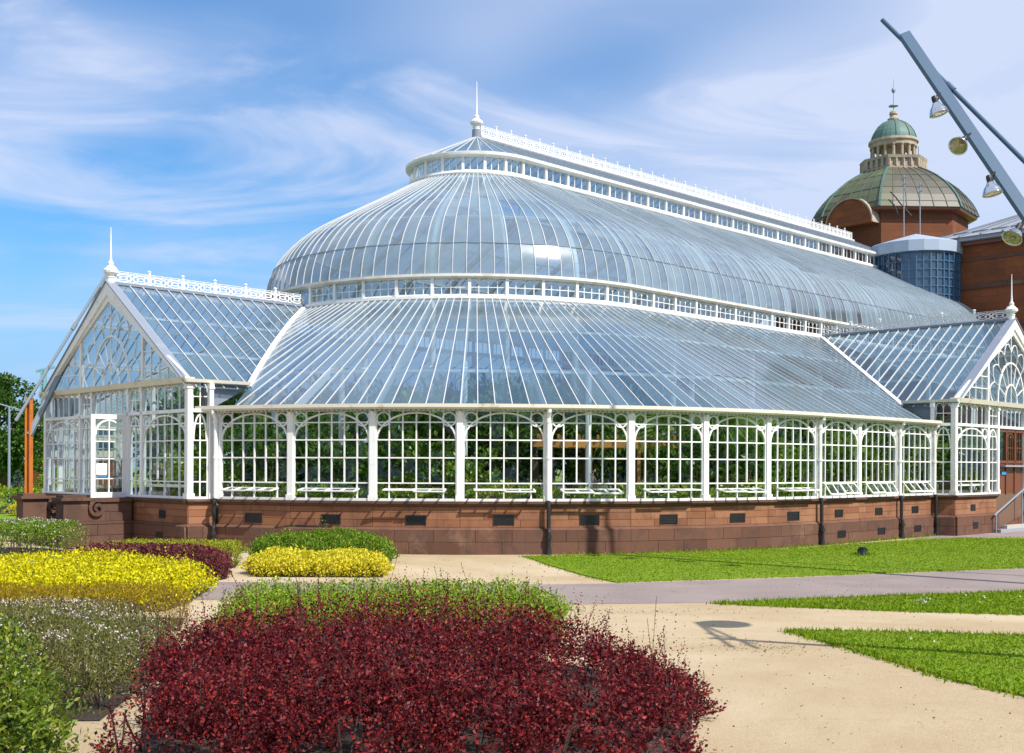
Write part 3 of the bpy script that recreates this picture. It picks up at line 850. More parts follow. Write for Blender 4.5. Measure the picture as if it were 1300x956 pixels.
def dome_strip(a, b, single, flip, joined):
    for s0, s1 in zip(PB[:-1], PB[1:]):
        m = MB() if single and dbud[0] > 0 else joined
        j = [RNG.uniform(-0.010, 0.010) for _ in range(4)]
        n0 = len(m.v); cnt = s1 - s0 + 1
        for i in range(s0, s1 + 1):
            q = (i - s0) / (s1 - s0)
            for t, ja, jb in ((a, j[0], j[1]), (b, j[2], j[3])):
                p = dome_pt(t, i, ja + (jb - ja) * q); m.v.append(tuple(mir(p) if flip else p))
        for i in range(cnt - 1): m.f.append((n0 + 2 * i, n0 + 2 * i + 1, n0 + 2 * i + 3, n0 + 2 * i + 2)); m.m.append(0)
        if m is not joined:
            dbud[0] -= 1; m.build('dome_pane', GL_DOME, dome, smooth=True)


dbud = [300]; joined = MB()
prs = [(a, b) for a, b in zip(DT[:-1], DT[1:]) if b < 500 or a > 500] + [(DB * (NB - 1), 89.999)]
for a, b in [p for p in prs if p[0] < 500]: dome_strip(a, b, True, False, joined)
for a, b in [p for p in prs if p[0] < 500][:12]: dome_strip(a, b, True, True, joined)
for a, b in [p for p in prs if p[0] > 500]: dome_strip(a, b, True, False, joined)
for a, b in [p for p in prs if p[0] < 500][12:]: dome_strip(a, b, False, True, joined)
for a, b in [p for p in prs if p[0] > 500]: dome_strip(a, b, False, True, joined)
tag(joined.build('glazing', GL_DOME, dome, smooth=True), kind='stuff')

# --- upper lantern
ln = MB()
ln.mat(0); both(ln, fnr, [(R2 - 0.08, Z2A - 0.06), (R2 + 0.14, Z2A - 0.06), (R2 + 0.16, Z2A), (R2 + 0.14, Z2A + 0.07), (R2 - 0.08, Z2A + 0.09)])
both(ln, fnr, [(R2 - 0.08, Z2B - 0.08), (R2 + 0.06, Z2B - 0.08), (R2 + 0.22, Z2B - 0.02), (R2 + 0.24, Z2B + 0.08), (R2 + 0.20, Z2B + 0.10), (R2 - 0.08, Z2B + 0.08)])
lantern = ln.build('lantern', WHITE, house)
LT = [a for a in np.linspace(0, 90, 6)][:-1] + [1000 + STEP / 2 * k for k in range(int(UEND / (STEP / 2)) + 1)]
light_row([t for t in LT], R2, Z2A + 0.08, Z2B - 0.07, lantern, 'lantern_window', 3, False, True, GL_WIN)
light_row([LT[0]] + LT[1:5] + [90.0], R2, Z2A + 0.08, Z2B - 0.07, lantern, 'lantern_window', 3, False, True, GL_WIN, flip=True)
light_row([t for t in LT if t > 500], R2, Z2A + 0.08, Z2B - 0.07, lantern, 'lantern_window', 3, False, True, GL_WIN, flip=True)
m = MB(); m.face([ring(R2, 72, Z2A + .08), ring(R2, 89.9, Z2A + .08), ring(R2, 89.9, Z2B - .07), ring(R2, 72, Z2B - .07)]); m.build('glazing', GL_WIN, lantern)
# lantern roof
lr = MB(); lr.bar(L(0, 0, ZR - 0.03), L(UEND, 0, ZR - 0.03), 0.16, 0.10, (0, 0, 1))
lroof = lr.build('lantern_roof', SLATE, house)
RL = R2 + 0.22


def lr_pt(t, q, off=0.0, flip=False):
    p = ring(RL * q, t, ZR - (ZR - Z2B - 0.09) * q + off)
    return mir(p) if flip else p


LRT = list(np.linspace(0, 90, 10))[:-1] + [1000 + US * k for k in range(int(UEND / US) + 1)]
lg = MB()
for fl in (False, True):
    for t in LRT:
        if fl and t == 0: continue
        m = MB(); m.bar(lr_pt(t, 1, 0.012, fl), lr_pt(t, 0.01, 0.008, fl), 0.024, 0.028, (0, 0, 1)); m.build('roof_bar', BARW, lroof)
    seq = LRT[:9] + [89.999] + LRT[9:]
    for a, b in zip(seq[:-1], seq[1:]):
        if 80 < a < 500 and b > 500: continue
        lg.face([lr_pt(a, 1, 0, fl), lr_pt(b, 1, 0, fl), lr_pt(b, 0.0, 0, fl), lr_pt(a, 0.0, 0, fl)])
tag(lg.build('glazing', GL_ROOF, lroof), kind='stuff')


# --- ornamental iron cresting: one panel shared by every run
def crest_mesh(w, h):
    m = MB(); e = 0.03
    m.bar((0, 0, 0.03), (w, 0, 0.03), e, e); m.bar((0, 0, h * 0.80), (w, 0, h * 0.80), e, e * 0.8); m.bar((0, 0, h * 0.93), (w, 0, h * 0.93), e, e * 0.7)
    m.bar((0, 0, 0), (0, 0, h * 1.12), e * 1.5, e * 1.5, (0, 1, 0)); m.lathe([(0.012, 0), (0.05, 0.03), (0.05, 0.06), (0.0, 0.12)], 6, (0, 0, h * 1.12))
    k = 2; cw = w / k
    for i in range(k):
        c = cw * (i + 0.5); zc = h * 0.42; r = min(cw * 0.46, h * 0.36)
        m.path([(c + r * math.cos(a), 0, zc + r * math.sin(a)) for a in np.linspace(0, 2 * math.pi, 13)], 0.042, 0.035, (0, 1, 0))
        m.path([(c + r * 0.45 * math.cos(a), 0, zc + r * 0.45 * math.sin(a)) for a in np.linspace(0, 2 * math.pi, 9)], 0.04, 0.03, (0, 1, 0))
        for a in (0.785, 2.356, 3.927, 5.498): m.bar((c + r * 0.45 * math.cos(a), 0, zc + r * 0.45 * math.sin(a)), (c + r * 1.45 * math.cos(a), 0, zc + r * 1.45 * math.sin(a)), 0.034, 0.03, (0, 1, 0))
        for q in (-0.25, 0.25): m.bar((c + cw * q, 0, h * 0.80), (c + cw * q, 0, h * 0.93), 0.02, 0.03, (0, 1, 0))
    return m


c0 = crest_mesh(0.86, 0.62)
crest_me = None


def crest_run(p0, p1, pitch, parent, h=0.62):
    global crest_me
    d = p1 - p0; n = max(1, round(d.length / pitch)); ang = math.atan2(d.y, d.x)
    for i in range(n):
        if crest_me is None:
            o = c0.build('cresting_panel', WHITE, parent); crest_me = o.data
        else: o = link('cresting_panel', crest_me, parent)
        o.location = p0 + d * (i / n); o.rotation_euler = (0, 0, ang); o.scale = (d.length / n / 0.86, 1, h / 0.62)


mc = MB(); mc.bar(L(0.25, 0, ZR + 0.05), L(UEND, 0, ZR + 0.05), 0.10, 0.08)
ridge = mc.build('ridge_cresting', WHITE, house)
crest_run(L(0.25, 0, ZR + 0.09), L(UEND - 0.2, 0, ZR + 0.09), 0.863, ridge, 0.43)


def finial(base, h, name, parent, s=1.0, col=0.45):
    m = MB(); P = [(0.17, 0), (0.17, col), (0.20, col + 0.02), (0.14, col + 0.08), (0.30, col + 0.16), (0.33, col + 0.24), (0.22, col + 0.32), (0.11, col + 0.40), (0.13, col + 0.47), (0.06, col + 0.55), (0.036, col + 0.8), (0.014, h)]
    m.lathe([(r * s, z) for r, z in P], 12, base); return m.build(name, WHITE, parent, smooth=False)


mc = MB(); mc.lathe([(0.19, 0), (0.19, 0.36), (0.16, 0.38)], 12, L(0, 0, ZR - 0.1)); mc.build('finial_base', LEAD, ridge)
finial(L(0, 0, ZR - 0.08), 2.32, 'spire_finial', ridge, 0.85, 0.42)


# --- the two entrance porches
def porch(mp, par, depth_out, valley, ret_p, is_left):
    """mp(p, q, z): p outwards, q across (+ is the near corner). depth_out: gable plane; valley(q): p where the roof meets the main roof"""
    P = depth_out; QS = [-PQ, -2.12, -1.25, 1.25, 2.12, PQ]
    nrm = (mp(1, 0, 0) - mp(0, 0, 0)).normalized(); dq = (mp(0, 1, 0) - mp(0, 0, 0)).normalized()
    fr = MB(); up = Vector((0, 0, 1)); fr.mat(0)
    for q in QS: post(fr, mp(P, q, 0), nrm, dq, 0.19 if abs(q) > 4 else 0.13, ZS, ZT)
    for q in (-PQ, PQ):
        sd = dq if q > 0 else -dq
        post(fr, mp(P - 0.02, q, 0), sd, nrm, 0.19, ZS, ZT)
        post(fr, mp(ret_p + 0.0, q + (0.24 if q > 0 else -0.24), 0), sd, nrm, 0.13, ZS, ZT)
    for a, b in zip(QS[:-1], QS[1:]):
        fr.bar(mp(P, a, ZE + 0.02), mp(P, b, ZE + 0.02), 0.14, 0.10)
        if not (abs(a) < 1.3 and abs(b) < 1.3): fr.bar(mp(P, a, ZS + 0.03), mp(P, b, ZS + 0.03), 0.16, 0.07)
    for q in (-PQ, PQ):
        q2 = q + (0.24 if q > 0 else -0.24); fr.bar(mp(P, q, ZE + 0.02), mp(ret_p, q2, ZE + 0.02), 0.14, 0.10); fr.bar(mp(P, q, ZS + 0.03), mp(ret_p, q2, ZS + 0.03), 0.16, 0.07)
    fr.mat(1)
    fr.hexa([mp(P + 0.16, -PQ - 0.12, ZT), mp(P + 0.16, PQ + 0.14, ZT), mp(P - 0.1, PQ + 0.14, ZT), mp(P - 0.1, -PQ - 0.12, ZT)],
            [mp(P + 0.22, -PQ - 0.16, ZT + 0.16), mp(P + 0.22, PQ + 0.18, ZT + 0.16), mp(P - 0.1, PQ + 0.18, ZT + 0.16), mp(P - 0.1, -PQ - 0.16, ZT + 0.16)])
    body = fr.build('entrance_porch', [WHITE, CREAM], house)
    # masonry
    for (a, b) in ((-PQ, -1.35), (1.35, PQ)):
        stone_run(mp(P, a, 0), mp(P, b, 0), nrm, srng, stones)
    stone_run(mp(P, PQ, 0), mp(ret_p - 0.1, PQ + 0.26, 0), dq, srng, stones)
    base_core.mat(0).hexa([mp(P - 0.1, -PQ, 0), mp(P - 0.1, PQ, 0), mp(P - 0.4, PQ, 0), mp(P - 0.4, -PQ, 0)], [mp(P - 0.1, -PQ, ZS - 0.03), mp(P - 0.1, PQ, ZS - 0.03), mp(P - 0.4, PQ, ZS - 0.03), mp(P - 0.4, -PQ, ZS - 0.03)])
    base_core.hexa([mp(P, -PQ, 0), mp(P, -PQ + 0.3, 0), mp(ret_p - 0.6, -PQ + 0.3, 0), mp(ret_p - 0.6, -PQ, 0)], [mp(P, -PQ, ZS), mp(P, -PQ + 0.3, ZS), mp(ret_p - 0.6, -PQ + 0.3, ZS), mp(ret_p - 0.6, -PQ, ZS)])
    base_core.hexa([mp(P - 0.02, -1.35, 0), mp(P - 0.02, 1.35, 0), mp(P - 0.3, 1.35, 0), mp(P - 0.3, -1.35, 0)], [mp(P - 0.02, -1.35, ZS), mp(P - 0.02, 1.35, ZS), mp(P - 0.3, 1.35, ZS), mp(P - 0.3, -1.35, ZS)])
    # grilles in the porch base
    for (z, off) in ((0.86, 0.034), (0.22, 0.136)):
        g = MB(); qc = 3.4
        g.hexa([mp(P + o, qc + s, z) for s, o in ((-0.2, off - 0.05), (0.2, off - 0.05), (0.2, off), (-0.2, off))], [mp(P + o, qc + s, z + 0.24) for s, o in ((-0.2, off - 0.05), (0.2, off - 0.05), (0.2, off), (-0.2, off))])
        for k in range(5): g.bar(mp(P + off + 0.006, qc - 0.2, z + 0.03 + 0.045 * k), mp(P + off + 0.006, qc + 0.2, z + 0.03 + 0.045 * k), 0.02, 0.012)
        g.build('air_grille', BLACK, body)
    # windows below and above the transom
    def win(p0, p1, ref, ncol, rows, upper, rings):
        at, W, n, d = frame_of(p0, p1, ref); m = MB(); m.mat(0)
        s0, s1 = 0.07, W - 0.07
        if upper:
            for i in range(1, ncol): m.bar(at(s0 + (s1 - s0) * i / ncol, ZE + 0.06), at(s0 + (s1 - s0) * i / ncol, ZT), 0.03, 0.04, n)
            cw = (s1 - s0) / ncol; zz = ZT - 0.26
            for i in range(ncol):
                c = s0 + cw * (i + 0.5)
                m.path([at(c + cw / 2 * math.cos(q), zz + 0.24 * math.sin(q), 0.004) for q in np.linspace(0, math.pi, 9)], 0.026, 0.04, n)
            if ncol <= 2: m.bar(at(s0, ZE + 0.42, 0.003), at(s1, ZE + 0.42, 0.003), 0.04, 0.026)
            za, zb = ZE + 0.06, ZT
        else:
            lattice(m, at, n, s0, s1, rows, ncol, rings=rings, short_last=(1, 3) if ncol == 6 else ())
            m.bar(at(s0, ZS + 0.05), at(s0, ZE), 0.03, 0.06, n); m.bar(at(s1, ZS + 0.05), at(s1, ZE), 0.03, 0.06, n)
            za, zb = ZS + 0.06, ZE
        m.mat(1)
        for k in range(ncol):
            a, b = s0 + (s1 - s0) * k / ncol, s0 + (s1 - s0) * (k + 1) / ncol
            m.face([at(a, za, -0.012 + RNG.uniform(-.004, .004)), at(b, za, -0.012), at(b, zb, -0.012 + RNG.uniform(-.004, .004)), at(a, zb, -0.012)])
        m.build('porch_window', [WHITE, GL_WIN], body)
    for a, b, nc in ((-PQ, -2.12, 6), (-2.12, -1.25, 2), (1.25, 2.12, 2), (2.12, PQ, 6)):
        win(mp(P, a, 0), mp(P, b, 0), nrm, nc, ROWS, False, nc == 6); win(mp(P, a, 0), mp(P, b, 0), nrm, nc, ROWS, True, False)
    win(mp(P, -1.25, 0), mp(P, 1.25, 0), nrm, 6, ROWS, True, False)
    for q in (-PQ, PQ):
        sd = dq if q > 0 else -dq
        a, b = mp(P - 0.06, q, 0), mp(ret_p + 0.02, q + (0.23 if q > 0 else -0.23), 0)
        nc = 2
        win(a, b, sd, nc, ROWS, False, False); win(a, b, sd, nc, ROWS, True, False)
    # white bench rail behind the near window of the facade
    m = MB(); m.bar(mp(P - 0.12, 2.3, ZS + 0.36), mp(P - 0.12, PQ - 0.2, ZS + 0.36), 0.12, 0.08); m.bar(mp(P - 0.12, -2.3, ZS + 0.36), mp(P - 0.12, -PQ + 0.2, ZS + 0.36), 0.12, 0.08); m.build('window_rail', WHITE, body)
    # gable: mullions, tracery, glass
    zg = ZT + 0.16; za = 8.02
    gt = MB(); gt.mat(0)
    slope = (8.1 - ZT) / PQ
    gz = lambda q: 8.1 - slope * abs(q) - 0.30
    for q in (-2.12, 2.12): gt.bar(mp(P, q, zg), mp(P, q, gz(q) + 0.1), 0.13, 0.09, nrm)
    for s in (-1, 1):
        for k in range(1, 5):
            q = s * (2.12 + 0.52 * k)
            if gz(q) > zg + 0.12: gt.bar(mp(P, q, zg), mp(P, q, gz(q) + 0.05), 0.03, 0.04, nrm)
        for z in (zg + 0.45, zg + 0.9):
            qe = (8.1 - 0.25 - z) / slope
            if qe > 2.3: gt.bar(mp(P + .003, s * 2.12, z), mp(P + .003, s * qe, z), 0.04, 0.03)
    def arc(cq, cz, rq, rz, a0, a1, k=15, w=0.04, o=0.0):
        gt.path([mp(P + o, cq + rq * math.cos(a), cz + rz * math.sin(a)) for a in np.linspace(a0, a1, k)], w, 0.05, nrm)
    arc(0, zg, 0.55, 0.72, 0, math.pi, 13, 0.05, .004); arc(0, zg, 1.22, 1.55, 0, math.pi, 19, 0.06, .006)
    gt.bar(mp(P, 0, zg), mp(P, 0, gz(0)), 0.035, 0.04, nrm)
    for a in np.linspace(0, math.pi, 9)[1:-1]:
        if abs(a - math.pi / 2) < 0.1: continue
        gt.bar(mp(P + .002, 0.55 * math.cos(a), zg + 0.72 * math.sin(a)), mp(P + .002, 1.22 * math.cos(a), zg + 1.55 * math.sin(a)), 0.028, 0.035, nrm)
    for a in np.linspace(0, math.pi, 9):      # outer petals
        cq, cz = 1.22 * math.cos(a), zg + 1.55 * math.sin(a)
        a2 = min(a + math.pi / 8, math.pi)
        if a2 <= a: break
        am = (a + a2) / 2
        for t in (a, a2):
            e = (1.22 + 0.42) * math.cos(t), zg + (1.55 + 0.42) * math.sin(t)
            if e[1] < gz(e[0]): gt.bar(mp(P + .005, 1.22 * math.cos(t), zg + 1.55 * math.sin(t)), mp(P + .005, e[0], e[1]), 0.028, 0.035, nrm)
        pts = []
        for f in np.linspace(0, 1, 7):
            t = a + (a2 - a) * f; rr = 0.42 + 0.33 * math.sin(math.pi * f)
            q, z = (1.22 + rr) * math.cos(t), zg + (1.55 + rr) * math.sin(t)
            pts.append((q, min(z, gz(q) + 0.05)))
        gt.path([mp(P + .005, q, z) for q, z in pts if abs(q) < 2.1], 0.03, 0.035, nrm)
    gt.mat(1).face([mp(P - 0.02, -PQ + 0.1, zg), mp(P - 0.02, PQ - 0.1, zg), mp(P - 0.02, 0, 8.02)])
    gt.build('gable_tracery', [WHITE, GL_WIN], body)
    for s in (-1, 1):
        m = MB(); m.mat(0)
        e0 = mp(P + 0.17, s * (PQ + 0.42), 8.1 - slope * (PQ + 0.42) + 0.02); e1 = mp(P + 0.17, 0, 8.12)
        lo = [mp(P + o, s * (PQ + 0.40), 8.1 - slope * (PQ + 0.40) - 0.02) for o in (0.12, 0.2)]
        def rake(q, z, o): return mp(P + o, s * q, z)
        zt = lambda q: 8.1 - slope * q + 0.06
        m.hexa([rake(PQ + 0.10, zt(PQ + 0.10) - 0.10, 0.02), rake(PQ + 0.10, zt(PQ + 0.10) - 0.10, 0.16), rake(PQ + 0.10, zt(PQ + 0.10), 0.16), rake(PQ + 0.10, zt(PQ + 0.10), 0.02)],
               [rake(0, zt(0) - 0.40, 0.02), rake(0, zt(0) - 0.40, 0.16), rake(0, zt(0), 0.16), rake(0, zt(0), 0.02)])
        m.hexa([rake(PQ - 0.1, zg + 0.005, 0.015), rake(PQ - 0.1, zg + 0.005, 0.10), rake(PQ + 0.10, zg + 0.005, 0.10), rake(PQ + 0.10, zg + 0.005, 0.015)],
               [rake(0, zt(0) - 0.62, 0.015), rake(0, zt(0) - 0.62, 0.10), rake(0, zt(0) - 0.38, 0.10), rake(0, zt(0) - 0.38, 0.015)])
        m.mat(1)
        m.hexa([rake(PQ + 0.14, zt(PQ + 0.14) + 0.002, -0.10), rake(PQ + 0.14, zt(PQ + 0.14) + 0.002, 0.20), rake(PQ + 0.14, zt(PQ + 0.14) + 0.04, 0.20), rake(PQ + 0.14, zt(PQ + 0.14) + 0.04, -0.10)],
               [rake(0, zt(0) + 0.002, -0.10), rake(0, zt(0) + 0.002, 0.20), rake(0, zt(0) + 0.04, 0.20), rake(0, zt(0) + 0.04, -0.10)])
        m.build('bargeboard', [WHITE, LEAD], body)
    # roof slopes with valley
    pb = MB(); pgl = MB()
    STP = 0.443
    for s in (-1, 1):
        ps = [P - 0.12 - STP * k for k in range(40)]
        prev = None
        for p in ps:
            # lower end of this bar: eave or valley
            q = PQ + 0.24
            lo = 0.0; hi = PQ + 0.24
            def over(q): return p - valley(q)
            if over(hi) < 0:
                for _ in range(30):
                    md = (lo + hi) / 2
                    if over(md) > 0: lo = md
                    else: hi = md
                q = lo
            if p < valley(0.02): q = 0
            if q > 0.15:
                m = MB(); m.bar(mp(p, s * q, porch_z(q) + 0.05), mp(p, s * 0.03, porch_z(0.03) + 0.045), 0.028, 0.04); m.build('glazing_bar', BARW, body)
            if prev is not None and (q > 0.15 or prev[1] > 0.15):
                for k in range(3):
                    f0, f1 = 1 - k / 3, 1 - (k + 1) / 3
                    j = [RNG.uniform(-.003, .003) for _ in range(4)]
                    pts = [mp(prev[0], s * prev[1] * f0, porch_z(prev[1] * f0) + 0.035 + j[0]), mp(p, s * q * f0, porch_z(q * f0) + 0.035 + j[1]), mp(p, s * q * f1, porch_z(q * f1) + 0.025 + j[2]), mp(prev[0], s * prev[1] * f1, porch_z(prev[1] * f1) + 0.025 + j[3])]
                    if s > 0: m = MB(); m.face(pts); m.build('roof_pane', GL_ROOF, body)
                    else: pgl.face(pts)
            prev = (p, q)
    tag(pgl.build('glazing', GL_ROOF, body), kind='stuff')
    # valley strips, eave gutters, purlins, ridge
    m = MB(); m.mat(0)
    pv0 = valley(0.0)
    for s in (-1, 1):
        qs = np.linspace(0, PQ + 0.1, 12)
        m.mat(2)
        m.path([mp(valley(q), s * q, porch_z(q) + 0.06) for q in qs], 0.16, 0.05)
        m.mat(1)
        pe = valley(PQ + 0.15)
        m.hexa([mp(P + 0.20, s * (PQ + 0.02), ZT - 0.012), mp(P + 0.20, s * (PQ + 0.22), ZT + 0.02), mp(pe, s * (PQ + 0.30), ZT + 0.02), mp(pe, s * (PQ + 0.02), ZT - 0.012)],
               [mp(P + 0.20, s * (PQ + 0.02), ZT + 0.03), mp(P + 0.20, s * (PQ + 0.25), ZT + 0.11), mp(pe, s * (PQ + 0.33), ZT + 0.11), mp(pe, s * (PQ + 0.02), ZT + 0.03)])
        m.mat(2)
        for q in (1.6, 3.3):
            m.bar(mp(P - 0.1, s * q, porch_z(q) - 0.08), mp(valley(q) + 0.1, s * q, porch_z(q) - 0.08), 0.10, 0.08)
        m.mat(0)
        # lead cheek between porch eave and main roof
        r_e = R0 - (ZT - ZE - 0.05) / SLOPE
        if is_left:
            pm = math.sqrt(r_e ** 2 - PQ ** 2); p0 = math.sqrt(R0 ** 2 - PQ ** 2)
        else: pm = r_e; p0 = R0
        m.hexa([mp(p0, s * (PQ - 0.06), ZE), mp(p0, s * (PQ + 0.005), ZE), mp(pm, s * (PQ + 0.005), ZT - 0.02), mp(pm, s * (PQ - 0.06), ZT - 0.02)],
               [mp(p0, s * (PQ - 0.06), ZT), mp(p0, s * (PQ + 0.005), ZT), mp(pm - 0.1, s * (PQ + 0.005), ZT), mp(pm - 0.1, s * (PQ - 0.06), ZT)])
        m.mat(3).tube([mp(p0 + 0.18, s * (PQ + 0.12), ZT), mp(p0 + 0.16, s * (PQ + 0.12), ZE + 0.12)], 0.06, 8)
    m.mat(0).bar(mp(P + 0.05, 0, 8.13), mp(pv0, 0, 8.13), 0.20, 0.09)
    m.build('roof_trim', [LEAD, CREAM, WHITE, BLACK], body)
    crest_run(mp(P - 0.10, 0, 8.17), mp(pv0 + 0.1, 0, 8.17), 1.25, body, 0.38)
    finial(mp(P + 0.02, 0, 8.0), 1.88, 'spire_finial', body, 0.72, 0.28)
    return body, nrm, dq


def val_left(q):
    # p where the cone of the apse roof meets the porch plane at q: hypot(p, q) = r(z)
    r = (ZE + 0.05 + R0 * SLOPE - porch_z(q)) / SLOPE
    return math.sqrt(max(r * r - q * q, 0.01))


def val_side(q): return (ZE + 0.05 + R0 * SLOPE - porch_z(q)) / SLOPE


mpl = lambda p, q, z: L(-p, q, z)
mps = lambda p, q, z: L(PC - q, p, z)
PL, PS = 15.60, 16.512
porchL, nL, dL = porch(mpl, None, PL, val_left, math.sqrt(R0 ** 2 - PQ ** 2) - 0.02, True)
porchS, nS, dS = porch(mps, None, PS, val_side, R0, False)

# open white door leaf with an arched light, a paper notice stuck inside
m = MB(); m.mat(0)
h0 = mpl(PL + 0.05, 1.18, 0); h1 = mpl(PL + 1.25, 1.30, 0)
at, W, n, d = frame_of(h0, h1, dL)
for s in (0.07, W - 0.07): m.bar(at(s, ZS - 0.02), at(s, ZE - 0.02), 0.14, 0.06, n)
for z, t in ((ZS + 0.06, 0.16), (ZE - 0.08, 0.14)): m.bar(at(0.14, z), at(W - 0.14, z), 0.06, t)
for z in (2.0, 2.6, 3.12, 3.48): m.bar(at(0.1, z, .002), at(W - 0.1, z, .002), 0.045, 0.03)
m.bar(at(W / 2, ZS + 0.1), at(W / 2, ZE - 0.1), 0.035, 0.045, n)
m.path([at(W / 2 + (W / 2 - 0.15) * math.cos(a), 3.32 + 0.45 * math.sin(a), .004) for a in np.linspace(0, math.pi, 11)], 0.05, 0.05, n)
m.mat(1).face([at(0.1, ZS), at(W - 0.1, ZS), at(W - 0.1, ZE), at(0.1, ZE)])
door = m.build('open_door', [WHITE, GL_WIN], porchL)
m = MB(); m.mat(0); m.hexa([at(W - 0.53, z, o) for z, o in ((2.12, 0.018), (2.46, 0.018), (2.46, 0.022), (2.12, 0.022))], [at(W - 0.18, z, o) for z, o in ((2.12, 0.018), (2.46, 0.018), (2.46, 0.022), (2.12, 0.022))])
m.mat(1).hexa([at(W - 0.53, z, o) for z, o in ((2.06, 0.018), (2.117, 0.018), (2.117, 0.022), (2.06, 0.022))], [at(W - 0.25, z, o) for z, o in ((2.06, 0.018), (2.117, 0.018), (2.117, 0.022), (2.06, 0.022))])
m.build('paper_notice', [PAPER, BLUEP], porchL)
# brown timber doors of the side porch
m = MB(); m.mat(0)
for q in (-1.25, -0.40, 0.40, 1.25): m.bar(mps(PS - 0.03, q, ZS), mps(PS - 0.03, q, ZE - 0.05), 0.12, 0.10, nS)
m.bar(mps(PS - 0.03, -1.25, ZE - 0.10), mps(PS - 0.03, 1.25, ZE - 0.10), 0.10, 0.12)
m.bar(mps(PS - 0.03, -1.25, 2.66), mps(PS - 0.03, 1.25, 2.66), 0.10, 0.10)
m.hexa([mps(PS - 0.02, 1.25, ZS), mps(PS - 0.02, -1.25, ZS), mps(PS - 0.08, -1.25, ZS), mps(PS - 0.08, 1.25, ZS)], [mps(PS - 0.02, 1.25, 2.62), mps(PS - 0.02, -1.25, 2.62), mps(PS - 0.08, -1.25, 2.62), mps(PS - 0.08, 1.25, 2.62)])
for q in (-1.1, -0.85, -0.6, -0.2, 0, 0.2): m.bar(mps(PS - 0.03, q, 2.66), mps(PS - 0.03, q, ZE - 0.1), 0.03, 0.05, nS)
m.bar(mps(PS - 0.03, -1.25, 3.2), mps(PS - 0.03, 0.40, 3.2), 0.04, 0.03)
m.path([mps(PS - 0.03, 0.0 + 0.36 * math.cos(a), 3.45 + 0.3 * math.sin(a)) for a in np.linspace(0, math.pi, 9)], 0.04, 0.05, nS)
m.mat(1).face([mps(PS - 0.05, 1.2, 2.7), mps(PS - 0.05, -1.2, 2.7), mps(PS - 0.05, -1.2, ZE - .1), mps(PS - 0.05, 1.2, ZE - .1)])
m.mat(2).hexa([mps(PS + o, q, 2.17) for q, o in ((0.85, 0), (0.38, 0), (0.38, 0.02), (0.85, 0.02))], [mps(PS + o, q, 2.30) for q, o in ((0.85, 0), (0.38, 0), (0.38, 0.02), (0.85, 0.02))])
m.mat(3).bar(mps(PS + 0.10, 0.95, 2.50), mps(PS + 0.10, -1.25, 2.50), 0.2, 0.06)
m.build('timber_door', [BROWNW, GL_WIN, BLUEP, SLATE], porchS)

# wall core and its stones
core = base_core.build('plinth_wall', [MORTAR, COPING, SANDLOW], house)
seen_n = 0
extra = {0: MB(), 1: MB()}
for m, mt in stones:
    if seen_n < 300: m.build('stone', mt, core); seen_n += 1
    else:
        e = extra[0 if mt is SAND else 1]; b = len(e.v); e.v += m.v; e.f += [tuple(b + i for i in f) for f in m.f]; e.m += m.m
for e, mt in ((extra[0], SAND), (extra[1], SANDLOW)):
    if e.f: tag(e.build('stonework', mt, core), kind='stuff')

# --- inside: floor, iron columns with brackets
m = MB(); m.prism([tuple(L(-R0 * 0.985 * math.cos(a), R0 * 0.985 * math.sin(a), 0).xy) for a in np.linspace(math.pi / 2, -math.pi / 2, 24)] + [tuple(L(UEND, -R0 * 0.985, 0).xy), tuple(L(UEND, R0 * 0.985, 0).xy)], 0.6, 1.25)
m.build('inside_floor', FLOORM, house)
for s in (1, -1):
    for t in POSTA[::2] + [1000 + u for u in np.arange(2.35, UEND, 2 * STEP)]:
        p = ring(R1 - 0.05, t, 0)
        if s < 0: p = mir(p)
        m = MB(); m.lathe([(0.20, 1.2), (0.20, 1.5), (0.13, 1.55), (0.12, 5.6), (0.17, 5.65), (0.17, 5.75), (0.11, 5.8), (0.11, Z1A)], 10, (p.x, p.y, 0)); m.build('iron_column', WHITE, house)
    for t in POSTA[1::2]:
        p = ring(12.6, t, 0)
        if s < 0: p = mir(p)
        m = MB(); m.lathe([(0.16, 1.2), (0.16, 1.45), (0.10, 1.5), (0.09, cone_z(12.6) - 0.2)], 10, (p.x, p.y, 0)); m.build('iron_column', WHITE, house)

# stone stairs to the open door: steps, two cheek walls with scrolls, end piers
steps = thing('stone_steps', 'worn sandstone steps with scrolled cheek walls at the open porch door', 'steps', CEN, YAW)
for k in range(7):
    m = MB(); zt = ZS - 0.02 - 0.2 * k
    m.hexa([mpl(PL + 0.12 + 0.30 * k, -1.2, 0), mpl(PL + 0.12 + 0.30 * k, 1.2, 0), mpl(PL + 0.12 + 0.30 * (k + 1) - 0.004, 1.2, 0), mpl(PL + 0.12 + 0.30 * (k + 1) - 0.004, -1.2, 0)],
           [mpl(PL + 0.12 + 0.30 * k, -1.2, zt), mpl(PL + 0.12 + 0.30 * k, 1.2, zt), mpl(PL + 0.12 + 0.30 * (k + 1) - 0.004, 1.2, zt), mpl(PL + 0.12 + 0.30 * (k + 1) - 0.004, -1.2, zt)])
    m.build('step', COPING, steps)
base_core = MB()
